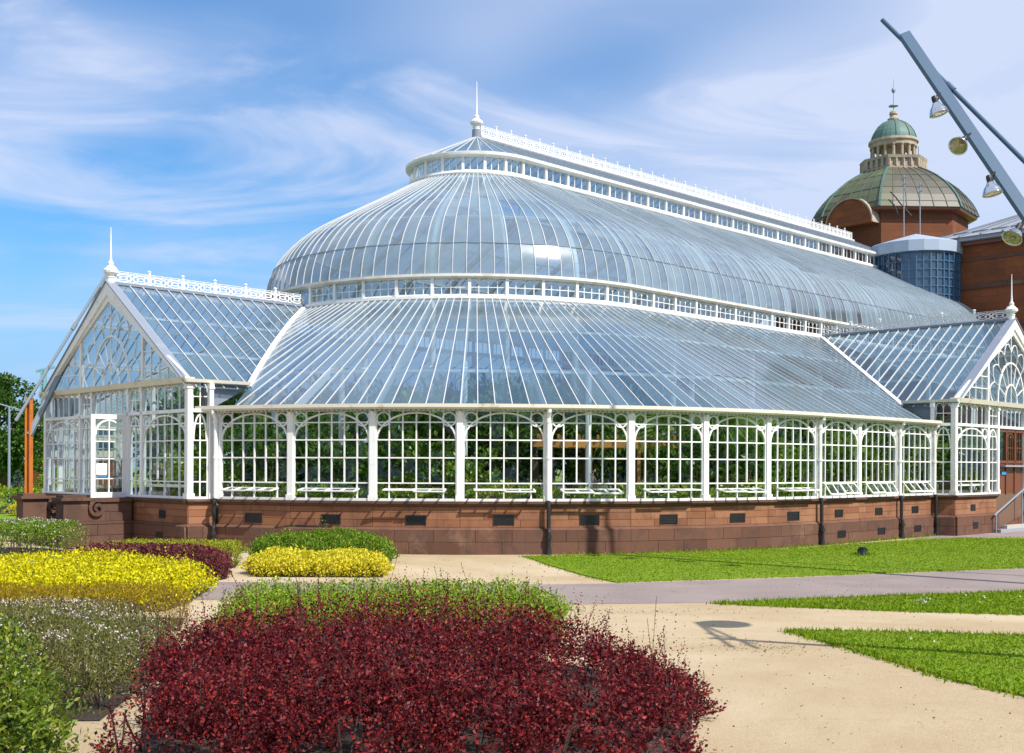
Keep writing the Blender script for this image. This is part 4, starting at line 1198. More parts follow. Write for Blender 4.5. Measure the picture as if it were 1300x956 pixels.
for s in (-1, 1):
    qa, qb = 1.22, 1.70
    core_c = MB()
    def bx(p0, p1, z0, z1, o=0.0):
        pts = [mpl(p0, s * (qa - o), 0), mpl(p1, s * (qa - o), 0), mpl(p1, s * (qb + o), 0), mpl(p0, s * (qb + o), 0)]
        core_c.hexa([q + Vector((0, 0, z0)) for q in pts], [q + Vector((0, 0, z1)) for q in pts])
    core_c.mat(1)
    bx(PL + 0.14, PL + 1.5, ZS - 0.14, ZS - 0.02, 0.06); bx(PL + 0.14, PL + 2.3, 0.66, 0.74, 0.06)
    bx(PL + 1.5, PL + 2.3, 1.30, 1.36, 0.05); bx(PL + 1.46, PL + 2.34, 1.36, 1.45, 0.12); bx(PL + 1.55, PL + 2.25, 1.45, 1.52, 0.02)
    # scroll
    sp = []
    for k in range(26):
        a = k * 0.36; r = 0.26 * (1 - k / 30)
        sp.append((PL + 1.24 + r * math.sin(a), 1.40 - 0.28 + r * math.cos(a)))
    for dq_ in (0.02, 0.24, 0.46): core_c.path([mpl(p, s * (qa + dq_), z) for p, z in sp], 0.10, 0.22, dL)
    core_c.mat(0); bx(PL + 0.13, PL + 2.2, 0.0, 0.62, -0.02); bx(PL + 0.13, PL + 2.2, 0.62, ZS - 0.15, -0.03)
    cw = core_c.build('cheek_wall', [MORTAR, COPING], steps)
    lst = []
    def blocks(p0, p1, z0, z1, o, nx):
        edges = np.linspace(p0, p1, nx + 1)
        for a, b in zip(edges[:-1], edges[1:]):
            m = MB(); pts = [mpl(a + 0.006, s * (qa - o), 0), mpl(b - 0.006, s * (qa - o), 0), mpl(b - 0.006, s * (qb + o), 0), mpl(a + 0.006, s * (qb + o), 0)]
            m.hexa([q + Vector((0, 0, z0 + 0.006)) for q in pts], [q + Vector((0, 0, z1 - 0.006)) for q in pts]); m.build('stone', COPING, cw)
    blocks(PL + 0.15, PL + 2.32, 0.0, 0.33, 0.05, 3); blocks(PL + 0.15, PL + 2.32, 0.33, 0.65, 0.05, 2)
    blocks(PL + 0.15, PL + 1.5, 0.74, 1.02, 0.0, 2); blocks(PL + 0.15, PL + 1.5, 1.02, 1.30, 0.0, 1)
    blocks(PL + 1.5, PL + 2.25, 0.74, 1.30, 0.02, 1)
# ramp with hand rail at the side porch
ramp = thing('entrance_ramp', 'low dark ramp with a pale metal handrail by the brown timber door', 'ramp', CEN, YAW)
to_house = lambda p: Vector(((p - CEN).dot(AX), -(p - CEN).dot(BX), p.z))
hb = to_house(ground_at(1264.5, 677)); pq = (-hb.y, PC - hb.x)          # foot of the rail as (p, q)
hp, hq = pq
m = MB(); m.hexa([mps(PS + 0.14, 1.3, 0), mps(PS + 0.14, -4.0, 0), mps(hp - 0.3, -4.0, 0), mps(hp - 0.3, 0.9, 0)], [mps(PS + 0.14, 1.3, 0.16), mps(PS + 0.14, -4.0, 1.1), mps(hp - 0.3, -4.0, 1.1), mps(hp - 0.3, 0.9, 0.16)]); m.build('ramp_slab', BROWNW, ramp)
m = MB(); m.hexa([mps(hp - 0.12, hq - 0.15, 0), mps(hp - 0.12, -4, 0), mps(hp + 0.12, -4, 0), mps(hp + 0.12, hq - 0.15, 0)], [mps(hp - 0.12, hq - 0.15, 0.14), mps(hp - 0.12, -4, 0.14), mps(hp + 0.12, -4, 0.14), mps(hp + 0.12, hq - 0.15, 0.14)]); m.build('kerb', SLATE, ramp)
m = MB(); m.hexa([mps(hp - 0.1, hq - 0.75, 0.14), mps(hp - 0.1, -4, 0.14), mps(hp + 0.10, -4, 0.14), mps(hp + 0.10, hq - 0.75, 0.14)], [mps(hp - 0.1, hq - 0.75, 0.27), mps(hp - 0.1, -4, 0.27), mps(hp + 0.10, -4, 0.27), mps(hp + 0.10, hq - 0.75, 0.27)]); m.build('step', CONCRETE, ramp)
m = MB(); m.tube([mps(hp, hq, 0.0), mps(hp, hq, 0.70)], 0.03, 8); m.tube([mps(hp, hq + 0.12, 0.66), mps(hp, hq, 0.72), mps(hp, hq - 2.6, 1.62)], 0.035, 8); m.tube([mps(hp, hq - 2.4, 0.2), mps(hp, hq - 2.4, 1.5)], 0.03, 8); m.build('handrail', STEELL, ramp)
# ------------------------------------------------------------------ the sandstone palace behind
palace = thing('sandstone_palace', 'red sandstone palace with green copper dome rising behind the glasshouse', 'palace', CEN, YAW)
m = MB(); m.mat(0)
m.box(31.0, 46, 5.6, 24, 0, 11.0)                         # far wing (v negative)
m.box(31.0, 46, -5.25, 5.6, 0, 14.2)
m.build('central_block', PALACE, palace)
PALRED = m_palace('redder palace sandstone', (0.27, 0.088, 0.034), (0.20, 0.065, 0.028), (0.12, 0.05, 0.03))  # second sandstone tone, lighter and redder, for the side block and dormer
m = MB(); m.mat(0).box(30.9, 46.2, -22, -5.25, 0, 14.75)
m.build('side_block', PALRED, palace)
m = MB()
for z, h, o in ((12.36, 0.24, 0.08), (13.9, 0.14, 0.05), (10.2, 0.14, 0.05), (7.4, 0.2, 0.08)):
    m.box(30.9 - o, 30.9, -22, -5.25, z, z + h)
m.build('string_course', COPING, palace)
m = MB(); m.mat(1); m.box(30.55, 46.4, -22.2, -4.95, 14.75, 14.95); m.mat(0); m.box(30.25, 46.6, -22.4, -4.65, 14.953, 15.15)
m.build('cornice', [SLATE, BROWNW], palace)
m = MB()
a = [(30.1, -22.5), (46.7, -22.5), (46.7, -4.5), (30.1, -4.5)]; b = [(36, -17), (40, -17), (40, -10.5), (36, -10.5)]
m.hexa([(x, y, 15.155) for x, y in a], [(x, y, 17.6) for x, y in b]); rf = m.build('hipped_roof', SLATE, palace)
m = MB()
for k in range(14):
    y = -5.4 - k * 1.2
    yt = max(-17, min(-10.5, y)); m.bar((30.15, y, 15.22), (36, yt, 17.66), 0.10, 0.08)
m.bar((30.8, -4.6 - 0.6, 15.5), (30.8, -21, 15.5), 0.06, 0.06); m.build('roof_roll', LEAD, rf)
m = MB(); m.box(34.5, 35.3, -11.8, -11.0, 16.6, 18.0); m.build('chimney', PALACE, palace)
# dome on an octagonal drum
DC = Vector((36.0, 0.28, 0))
h0 = math.radians(180.4); vd = []
for q in (180.4, 270.4, 0.4, 90.4):
    vd += [q - 27, q + 27]
def head(hd, r, z):
    """heading clockwise from +Y in the world, turned into the palace frame"""
    w = Vector((math.sin(math.radians(hd)), math.cos(math.radians(hd)), 0))
    return Vector((DC.x + r * w.dot(AX), DC.y - r * w.dot(BX), z))
VH = [27, 74.4, 106.4, 148.4, 207, 254.4, 286.4, 328.4]
m = MB()
for a, b in zip(VH, VH[1:] + [VH[0] + 360]):
    m.face([head(a, 4.42, 10), head(b, 4.42, 10), head(b, 4.42, 17.75), head(a, 4.42, 17.75)])
m.face([head(a, 4.42, 17.75) for a in VH]); m.build('drum', PALACE, palace)
m = MB()
for a, b in zip(VH, VH[1:] + [VH[0] + 360]):
    m.hexa([head(a, 4.5, 17.70), head(b, 4.5, 17.70), head(b, 4.92, 17.78), head(a, 4.92, 17.78)], [head(a, 4.5, 17.98), head(b, 4.5, 17.98), head(b, 4.98, 17.96), head(a, 4.98, 17.96)])
m.build('dome_eave', BROWNW, palace)
DP = [(5.02, 17.95), (4.88, 18.32), (4.63, 18.78), (4.27, 19.25), (3.80, 19.75), (3.22, 20.22), (2.58, 20.62), (1.9, 20.97)]
cd = None
m = MB(); m.lathe([(r * 0.86, z - 0.08) for r, z in DP], 16, (DC.x, DC.y, 0)); cdome = m.build('copper_dome', COPPER, palace)
for a, b in zip(VH, VH[1:] + [VH[0] + 360]):
    n = 6 if b - a > 55 else 5
    for k in range(n):
        m = MB()
        def pt(f, i, off=0.0):
            r, z = DP[i]; p = head(a, r + off, z); q = head(b, r + off, z); return p + (q - p) * f
        for i in range(len(DP) - 1):
            o_ = 0.012 * (i % 2); m = MB(); m.face([pt(k / n, i, o_ + .02), pt((k + 1) / n, i, o_ + .02), pt((k + 1) / n, i + 1, o_), pt(k / n, i + 1, o_)])
            m.build('copper_panel', COPBR if a in (148.4, 106.4) and not (a == 148.4 and k == n - 1) else COPPER, cdome)
    m = MB()
    for i in range(len(DP) - 1): m.bar(head(a, DP[i][0] + 0.02, DP[i][1]), head(a, DP[i + 1][0] + 0.02, DP[i + 1][1]), 0.12, 0.10)
    m.build('dome_rib', VERDI, cdome)
    m = MB()
    for k in range(1, n):
        for i in range(len(DP) - 1): m.bar(pt(k / n, i, 0.015), pt(k / n, i + 1, 0.015), 0.045, 0.06)
    m.build('standing_seam', COPPER, cdome)
# arched sandstone dormer on the dome face towards the glasshouse
hd = 230.7; w = Vector((math.sin(math.radians(hd)), math.cos(math.radians(hd)), 0)); wn = Vector((w.dot(AX), -w.dot(BX), 0)); ws = Vector((-wn.y, wn.x, 0))
m = MB()
for (ra, rb, za, d0, d1, mi) in ((1.62, 0, 0, 2.4, 4.72, 0), (1.69, 1.60, 0, 2.4, 4.80, 1)):
    m.mat(mi); A = np.linspace(0, math.pi, 15)
    def q(r, a, d): return DC + wn * d + ws * (r * math.cos(a)) + Vector((0, 0, 17.05 + r * math.sin(a)))
    for a, b in zip(A[:-1], A[1:]): m.hexa([q(rb, a, d0), q(ra, a, d0), q(ra, b, d0), q(rb, b, d0)], [q(rb, a, d1), q(ra, a, d1), q(ra, b, d1), q(rb, b, d1)])
m.build('arched_dormer', [PALRED, STONEP], palace)
# stone belvedere: stepped base, ring of columns, small cap dome, finial
def oct_ring(mb, r0, r1, z0, z1):
    for a, b in zip(VH, VH[1:] + [VH[0] + 360]):
        mb.hexa([head(a, 0.1, z0), head(b, 0.1, z0), head(b, r0, z0), head(a, r0, z0)], [head(a, 0.1, z1), head(b, 0.1, z1), head(b, r1, z1), head(a, r1, z1)])
m = MB(); oct_ring(m, 1.98, 1.98, 20.9, 21.05); oct_ring(m, 1.86, 1.86, 21.05, 21.55); oct_ring(m, 2.0, 2.05, 21.55, 21.72)
for a, b in zip(VH, VH[1:] + [VH[0] + 360]):
    for f in (0.02, 0.25, 0.5, 0.75, 0.98):
        p = head(a, 1.9, 0) + (head(b, 1.9, 0) - head(a, 1.9, 0)) * f; m.hexa([p + Vector(o) for o in ((-.09, -.09, 21.06), (.09, -.09, 21.06), (.09, .09, 21.06), (-.09, .09, 21.06))], [p + Vector(o) for o in ((-.09, -.09, 21.54), (.09, -.09, 21.54), (.09, .09, 21.54), (-.09, .09, 21.54))])
m.build('belvedere_base', STONEP, palace)
for k in range(16):
    a = 2 * math.pi * k / 16 + 0.1
    m = MB(); m.lathe([(0.13, 21.72), (0.13, 21.80), (0.095, 21.83), (0.085, 22.45), (0.13, 22.50), (0.13, 22.56)], 8, (DC.x + 1.30 * math.cos(a), DC.y + 1.30 * math.sin(a), 0)); m.build('stone_column', STONEP, palace)
m = MB(); m.lathe([(0.5, 22.55), (1.42, 22.55), (1.42, 22.78), (1.52, 22.84), (1.50, 23.0), (1.34, 23.05)], 32, (DC.x, DC.y, 0)); m.lathe([(0.75, 21.7), (0.75, 22.56)], 8, (DC.x, DC.y, 0)); m.build('entablature', STONEP, palace)
m = MB(); P2 = [(1.38, 23.05), (1.34, 23.25), (1.22, 23.55), (1.0, 23.87), (0.7, 24.13), (0.35, 24.28), (0.2, 24.32)]
m.lathe(P2, 32, (DC.x, DC.y, 0)); cp = m.build('cap_dome', VERDI, palace)
for k in range(10):
    a = 2 * math.pi * k / 10; m = MB()
    for (r, z), (r2, z2) in zip(P2[:-1], P2[1:]): m.bar((DC.x + (r + .015) * math.cos(a), DC.y + (r + .015) * math.sin(a), z), (DC.x + (r2 + .015) * math.cos(a), DC.y + (r2 + .015) * math.sin(a), z2), 0.06, 0.05)
    m.build('dome_rib', VERDI, cp)
m = MB(); m.mat(0).lathe([(0.34, 24.30), (0.36, 24.42), (0.24, 24.5), (0.20, 24.62), (0.26, 24.72), (0.22, 24.86), (0.08, 24.95)], 12, (DC.x, DC.y, 0))
m.mat(1).lathe([(0.02, 24.9), (0.02, 25.18), (0.30, 25.22), (0.28, 25.27), (0.02, 25.34), (0.02, 26.05), (0.10, 26.12), (0.13, 26.24), (0.08, 26.36), (0.015, 26.42), (0.01, 26.95)], 12, (DC.x, DC.y, 0)); m.build('dome_finial', [STONEP, STEELL], palace)
for (px, yb, yt, d) in ((1147.5, 300, 222, 66), (1168, 305, 232, 66)):
    p0 = seen_at(px, yb, d); p1 = seen_at(px, yt, d)
    inv = lambda p: Vector(((p - CEN).dot(AX), -(p - CEN).dot(BX), p.z))
    m = MB(); m.tube([inv(p0), inv(p1)], 0.035, 6)
    for k in (0.94, 0.84): q = inv(p0.lerp(p1, k)); m.bar(q - Vector((.3, .3, 0)), q + Vector((.3, .3, 0)), 0.04, 0.04)
    m.build('aerial_mast', STEELL, palace)
m = MB(); d = 72
for pts in (((1130, 243), (1137, 250), (1142, 257), (1157, 274)), ((1128, 253), (1135, 260), (1142, 276))):
    m.tube([inv(seen_at(x, y, 66.8)) for x, y in pts], 0.04, 6)
m.build('cable', BLACK, palace)
p = seen_at(1168, 203, 71); m = MB(); m.tube([inv(seen_at(1166, 221, 71.5)), inv(seen_at(1166, 186, 71.5))], 0.03, 6); m.build('aerial_mast', STEELL, palace)
# glazed stair drum of blue panes
TC = Vector((30.35, -4.0, 0)); TR = 2.42
m = MB(); m.mat(0).lathe([(TR, 8.0), (TR, 11.55)], 20, (TC.x, TC.y, 0)); tower = m.build('stair_drum', SLATE, palace); m = MB(); m.lathe([(TR + 0.08, 14.35), (TR + 0.16, 14.38), (TR + 0.16, 14.98), (TR + 0.10, 15.02), (0.05, 15.75)], 20, (TC.x, TC.y, 0))
m.build('drum_roof', m_paint('pale blue grey fascia', (0.33, 0.40, 0.50), (0.25, 0.31, 0.41), 0.5), tower)
NW = 20
fa = math.radians(9)
for k in range(NW):
    a0 = 2 * math.pi * k / NW + fa; a1 = 2 * math.pi * (k + 1) / NW + fa
    p0 = TC + Vector((math.cos(a0), math.sin(a0), 0)) * TR; p1 = TC + Vector((math.cos(a1), math.sin(a1), 0)) * TR
    mid = (p0 + p1) / 2 - TC
    if mid.x > 0.9: continue
    at, W, n, d = frame_of(p0, p1, mid); m = MB(); m.mat(0)
    for s in (0.0, W / 2): m.bar(at(s, 11.5), at(s, 14.36), 0.075, 0.09, n)
    for z in np.linspace(11.53, 14.3, 7): m.bar(at(0, z, .004), at(W, z, .004), 0.08, 0.05)
    m.mat(1).face([at(0, 11.5, -0.02), at(W, 11.5, -0.02), at(W, 14.36, -0.02), at(0, 14.36, -0.02)])
    m.build('drum_window', [m_paint('pale blue frame', (0.48, 0.58, 0.68), (0.38, 0.48, 0.6), 0.45) if k == 0 else bpy.data.materials['pale blue frame'] if 'pale blue frame' in bpy.data.materials else STEEL, GL_BLUE], tower)
m = MB()
for k in range(5):
    m.box(28.6 - 0.1 * k, 30.3, -3.1 - 0.62 * k, -2.4 - 0.62 * k, 9, 12.5 - 0.36 * k)
m.build('stepped_flashing', SLATE, tower)
m = MB(); m.tube([(30.82, -6.35, 15.0), (30.82, -6.35, 8)], 0.08, 8); m.build('downpipe', BLACK, palace)
# ------------------------------------------------------------------ ground, paths, lawns
def sheet(name, pts, z, mat, kind='structure', div=0):
    m = MB(); m.face([(p[0], p[1], z) for p in pts]); o = m.build(name, mat); return tag(o, kind=kind)


def slab(name, pts, z0, z1, mat):
    m = MB(); m.prism([(p[0], p[1]) for p in pts], z0, z1); return tag(m.build(name, mat), kind='structure')


G = lambda x, y: tuple(ground_at(x, y).xy)
sheet('ground', [(-1200, -60), (1200, -60), (1200, 1400), (-1200, 1400)], 0.0, LAWN)
sheet('gravel_path', [(-60, 2), (60, 2), (60, 46), (10, 80), (-10, 80), (-13.2, 47.5), (-19.5, 40), (-60, 31.5)], 0.004, GRAVEL)
tar_top = [G(265, 739), G(480, 741), G(690, 742.5), G(780, 741), G(1000, 734), G(1300, 722)]
tar_bot = [G(1300, 752), G(1100, 759), G(905, 765.5), G(700, 768), G(480, 764), G(255, 762)]
sheet('tarmac_path', [(-40, 21)] + [(-12, 22.6)] + tar_top + [(24, 32), (60, 40), (60, 33), (24, 27)] + tar_bot + [(-12, 19.6), (-40, 17)], 0.008, TARMAC)
sheet('tarmac_apron', [glass_world(5.2, 15.9)[:2], glass_world(6.8, 17.6)[:2], glass_world(9.6, 20.4)[:2], glass_world(40, 25)[:2], glass_world(40, 15)[:2]], 0.009, TARMAC)
lawn1 = [G(665, 707), G(700, 719), G(740, 731), G(781, 740), G(1000, 733), G(1300, 721.5), (26, 33), (30, 46), glass_world(16, 20.2)[:2], glass_world(9.4, 19.6)[:2], glass_world(6.7, 17.6)[:2], glass_world(5.0, 16.65)[:2], glass_world(0, 16.55)[:2], glass_world(-2.2, 16.4)[:2], glass_world(-4.4, 15.85)[:2], glass_world(-7.2, 14.75)[:2]]
lawn2 = [G(908, 767), G(1000, 763), G(1100, 759.5), G(1300, 752.5), (16, 24.2), (16, 21.0), G(1300, 781), G(1150, 777), G(1050, 773), G(960, 769.5)]
lawn3 = [G(1000, 802), G(1120, 803.5), G(1300, 809), (11.5, 17.2), (14, 16), (14, 8), (6.4, 9.6), G(1215, 866), G(1150, 846), G(1075, 824)]
for i, p in enumerate((lawn1, lawn2, lawn3)): slab('lawn', p, 0.0, 0.028, LAWN)


def in_poly(P, poly):
    x, y = P[:, 0], P[:, 1]; r = np.zeros(len(P), bool); n = len(poly)
    for i in range(n):
        x0, y0 = poly[i][:2]; x1, y1 = poly[(i + 1) % n][:2]
        c = ((y0 > y) != (y1 > y)) & (x < (x1 - x0) * (y - y0) / ((y1 - y0) + 1e-12) + x0)
        r ^= c
    return r


def edge_dist(P, poly):
    d = np.full(len(P), 1e9)
    for i in range(len(poly)):
        a = np.array(poly[i][:2], float); b = np.array(poly[(i + 1) % len(poly)][:2], float); ab = b - a
        t = np.clip(((P - a) @ ab) / (ab @ ab + 1e-12), 0, 1); d = np.minimum(d, np.linalg.norm(P - a - t[:, None] * ab, axis=1))
    return d


def sample_poly(poly, n):
    a = np.array([p[:2] for p in poly], float); lo, hi = a.min(0), a.max(0); out = []
    tot = 0
    while tot < n:
        P = NR.uniform(lo, hi, (n * 2, 2)); P = P[in_poly(P, poly)]; out.append(P); tot += len(P)
    return np.concatenate(out)[:n]


def np_mesh(name, V, nper, mats, midx=None, parent=None):
    """V: (n, nper, 3) faces of nper corners each"""
    n = len(V); me = bpy.data.meshes.new(name)
    me.vertices.add(n * nper); me.vertices.foreach_set('co', np.ascontiguousarray(V, dtype=np.float32).ravel())
    me.loops.add(n * nper); me.loops.foreach_set('vertex_index', np.arange(n * nper, dtype=np.int32))
    me.polygons.add(n); me.polygons.foreach_set('loop_start', np.arange(0, n * nper, nper, dtype=np.int32))
    mats = mats if isinstance(mats, (list, tuple)) else [mats]
    for m in mats: me.materials.append(m)
    if midx is not None: me.polygons.foreach_set('material_index', np.asarray(midx, dtype=np.int32))
    me.update(calc_edges=True); return link(name, me, parent)


def unit(a): return a / (np.linalg.norm(a, axis=1)[:, None] + 1e-9)


def leaf_quads(P, D, ln, wd):
    n = len(P); S = unit(np.cross(D, unit(NR.normal(size=(n, 3)))))
    ln = np.broadcast_to(ln, (n,))[:, None]; wd = np.broadcast_to(wd, (n,))[:, None]
    return np.stack([P, P + D * ln * 0.5 + S * wd * 0.5, P + D * ln, P + D * ln * 0.5 - S * wd * 0.5], axis=1)


def blades(poly, n, h, margin=0.0):
    P = sample_poly(poly, n); a = NR.uniform(0, 2 * math.pi, n); hh = h * NR.uniform(0.5, 1.3, n)
    w = 0.006 * NR.uniform(0.7, 1.4, n) * (1 + (P[:, 1] / 16))
    d = np.stack([np.cos(a), np.sin(a)], 1); c = np.concatenate([P, np.full((n, 1), 0.026)], 1)
    tip = c + np.concatenate([NR.normal(size=(n, 2)) * hh[:, None] * 0.5, hh[:, None]], 1)
    l = c.copy(); l[:, :2] -= d * w[:, None]; r = c.copy(); r[:, :2] += d * w[:, None]
    return np.stack([l, r, tip], 1)


def edge_tufts(poly, n, h):
    seg = []
    L_ = [math.hypot(poly[(i + 1) % len(poly)][0] - poly[i][0], poly[(i + 1) % len(poly)][1] - poly[i][1]) for i in range(len(poly))]
    idx = NR.choice(len(poly), n, p=np.array(L_) / sum(L_)); t = NR.uniform(0, 1, n)
    A = np.array([p[:2] for p in poly], float); B = np.roll(A, -1, 0)
    P = A[idx] + (B[idx] - A[idx]) * t[:, None] + NR.normal(size=(n, 2)) * 0.075
    a = NR.uniform(0, 6.28, n); d = np.stack([np.cos(a), np.sin(a)], 1); hh = h * NR.uniform(0.5, 1.5, n)
    c = np.concatenate([P, np.full((n, 1), 0.0)], 1); w = 0.012
    l = c.copy(); l[:, :2] -= d * w; r = c.copy(); r[:, :2] += d * w
    return np.stack([l, r, c + np.concatenate([NR.normal(size=(n, 2)) * 0.03, hh[:, None]], 1)], 1)


l1v = [G(665, 707), G(781, 740), G(1300, 722), (16, 30), (19, 38.5), glass_world(6.7, 17.3)[:2], glass_world(0, 16.25)[:2], glass_world(-7.2, 14.55)[:2]]
gb = np.concatenate([blades(l1v, 52000, 0.02), blades(lawn2, 26000, 0.035), blades([p for p in lawn3 if True], 70000, 0.026), edge_tufts(lawn1, 5000, 0.06), edge_tufts(lawn2, 5000, 0.07), edge_tufts(lawn3, 7000, 0.065), edge_tufts([tuple(glass_world(*q)[:2]) for q in ((-8.9, 13.3), (-6.2, 14.75), (-3.3, 15.7), (0, 16.02), (7.4, 16.02), (7.4, 16.0), (0, 16.0), (-3.3, 15.68), (-6.2, 14.73), (-8.9, 13.28))], 1600, 0.09)])
tag(np_mesh('grass', gb, 3, LF_GRASS), kind='stuff')
# daisies and dandelion clocks in the grass strip
P = np.concatenate([sample_poly(lawn2, 50), sample_poly(lawn3, 40)]); c = np.array([ground_at(940, 767.5).xy, ground_at(925, 768).xy, ground_at(1245, 761).xy, ground_at(1135, 763).xy])
P = np.concatenate([P] + [np.array(q) + NR.normal(size=(10, 2)) * 0.13 for q in ([ground_at(1176, 766).xy, ground_at(1170, 768).xy, ground_at(1130, 758).xy, ground_at(1242, 761).xy])])
n = len(P); Vq = leaf_quads(np.concatenate([P, NR.uniform(0.05, 0.08, (n, 1))], 1), unit(NR.normal(size=(n, 3)) * [1, 1, .2]), 0.035, 0.035)
tag(np_mesh('daisies', Vq, 4, LF_WHITE), kind='stuff')
# leaf litter and grit lumps on the gravel
P = np.concatenate([NR.uniform([-7, 9], [10, 30], (2600, 2)), NR.normal(size=(260, 2)) * [0.5, 0.35] + [3.3, 15.2], NR.normal(size=(200, 2)) * [0.9, 0.25] + [2.0, 19.0]]); P = P[~in_poly(P, lawn1) & ~in_poly(P, lawn2) & ~in_poly(P, lawn3)]; n = len(P)
Vq = leaf_quads(np.concatenate([P, np.full((n, 1), 0.012)], 1), unit(NR.normal(size=(n, 3)) * [1, 1, .1]), NR.uniform(0.01, 0.035, n), NR.uniform(0.008, 0.02, n))
tag(np_mesh('leaf_litter', Vq, 4, [BARK, LF_GREEN], NR.integers(0, 5, n) == 0), kind='stuff')

# tree stump in the lawn
sp = ground_at(1095, 706)
st = thing('tree_stump', 'small dark sawn tree stump standing alone in the lawn', 'stump', sp)
m = MB(); m.lathe([(0.20, 0), (0.15, 0.06), (0.13, 0.16), (0.135, 0.22), (0.09, 0.235)], 11); 
for i, v in enumerate(m.v): m.v[i] = (v[0] * (1 + 0.18 * math.sin(i * 2.3)), v[1] * (1 + 0.18 * math.cos(i * 1.7)), v[2] + (0.03 * math.sin(i * 1.1) if v[2] > 0.1 else 0))
m.build('stump', BLACK, st)
n = 200; P = np.concatenate([NR.normal(size=(n, 2)) * 0.16, np.full((n, 1), 0.02)], 1)
np_mesh('grass_tuft', leaf_quads(P, unit(NR.normal(size=(n, 3)) * [.5, .5, .3] + [0, 0, 1]), NR.uniform(.06, .14, n), 0.02), 4, LF_GRASS, None, st)

# ------------------------------------------------------------------ leaning floodlight masts
def mast(label, post_base, post_top, beam, rod, lights, dirs, steel, bw=0.23):
    b = Vector((post_base.x, post_base.y, 0)); t = thing('floodlight_mast', label, 'floodlight mast', b, 0, 'leaning floodlight masts')
    f = lambda p: Vector(p) - b
    m = MB()
    for o in (-0.075, 0.075): m.bar(f((post_base.x + o, post_base.y, 0)), f((post_top.x + o, post_top.y, post_top.z)), 0.035, 0.22, (0, 1, 0))
    m.bar(f((post_base.x, post_base.y + 0.02, 0)), f((post_top.x, post_top.y + 0.02, post_top.z - 0.05)), 0.11, 0.035, (0, 1, 0))
    m.build('post', CORTEN, t)
    m = MB(); nn = (beam[1] - beam[0]).cross(Vector((0, 1, 0))); m.bar(f(beam[0]), f(beam[1]), 0.16, bw, nn)
    q = f(beam[0].lerp(beam[1], 0.5))
    bm = m.build('beam', steel, t)
    m = MB(); m.tube([f(rod[0]), f(rod[1])], 0.055, 10)
    j = f(rod[0].lerp(rod[1], rod[2])); u_ = (f(rod[1]) - f(rod[0])).normalized(); m.tube([j - u_ * .12, j + u_ * .12], 0.08, 10); m.build('stay_rod', steel, t)
    for c, d in zip(lights, dirs):
        d = Vector(d).normalized(); R = d.to_track_quat('Z', 'Y').to_matrix().to_4x4(); M = Matrix.Translation(f(c)) @ R
        def lat(prof, k=20):
            m_ = MB(); m_.lathe(prof, k); m_.f = m_.f[:-1]; m_.m = m_.m[:-1]; m_.v = [tuple(M @ Vector(v)) for v in m_.v]; return m_
        o = lat([(0.05, -0.02), (0.075, 0.0), (0.10, 0.05), (0.15, 0.11), (0.185, 0.18), (0.20, 0.24), (0.212, 0.25), (0.205, 0.255), (0.19, 0.24)]).build('floodlight', METAL, t, smooth=True)
        m = MB(); m.lathe([(0.03, -0.17), (0.055, -0.16), (0.065, -0.10), (0.06, -0.02), (0.075, 0.0)], 12); m.v = [tuple(M @ Vector(v)) for v in m.v]
        m.bar(M @ Vector((0, 0, -0.12)), M @ Vector((0, 0, -0.12)) + Vector((0.16, 0.1, 0.14)), 0.05, 0.03); m.bar(M @ Vector((0.09, 0, 0.0)), M @ Vector((0, 0, -0.10)) + Vector((0.16, 0.1, 0.14)), 0.03, 0.02)
        m.build('lamp_holder', BLACK, o)
        m = MB(); m.lathe([(0.195, 0.235), (0.1, 0.238), (0.01, 0.24)], 20); m.v = [tuple(M @ Vector(v)) for v in m.v]; m.build('lamp_glass', LENS, o)
    return t


D1 = 26.4
tp, bt = seen_at(1148, 44, D1), seen_at(1300, 268, 24.35)
dirn = (bt - tp) / (tp.z - bt.z); base = tp + dirn * (tp.z - 1.2)
pb = Vector((base.x + 0.1, base.y + 0.05, 0)); pt_ = Vector((base.x + 0.1, base.y + 0.05, 3.0))
heads = [(1188, 131, 25.2), (1222, 179, 24.7), (1257, 232, 24.3), (1291, 292, 23.8)]
ddir = [(.25, -.12, -1), (-.62, -.55, -.62), (.15, -.15, -1), (-.55, -.35, -.75)]
r0, r1 = seen_at(1120, 25, D1 + 0.45), seen_at(1300, 204, 25.2)
mast('blue grey leaning mast with four silver floodlights against the sky', pb, pt_, (base, tp), (r0 + (r1 - r0) * 2.6, r0, 1 - 0.19 * 1.0 / 1.0), [seen_at(*h) for h in heads], ddir, STEEL)
D2 = 38.5
b0, b1 = seen_at(38, 552, D2), seen_at(130, 366, D2 + 1.0)
ps_ = seen_at(37, 505, D2)
mast('orange rusted steel mast with leaning grey tubes beside the left porch', Vector((ps_.x, ps_.y, 0)), ps_, (b0, b1), (seen_at(20, 534, D2 - 0.3), seen_at(138.5, 343, D2 + 0.9), 0.62), [], [], STEELL, 0.16)

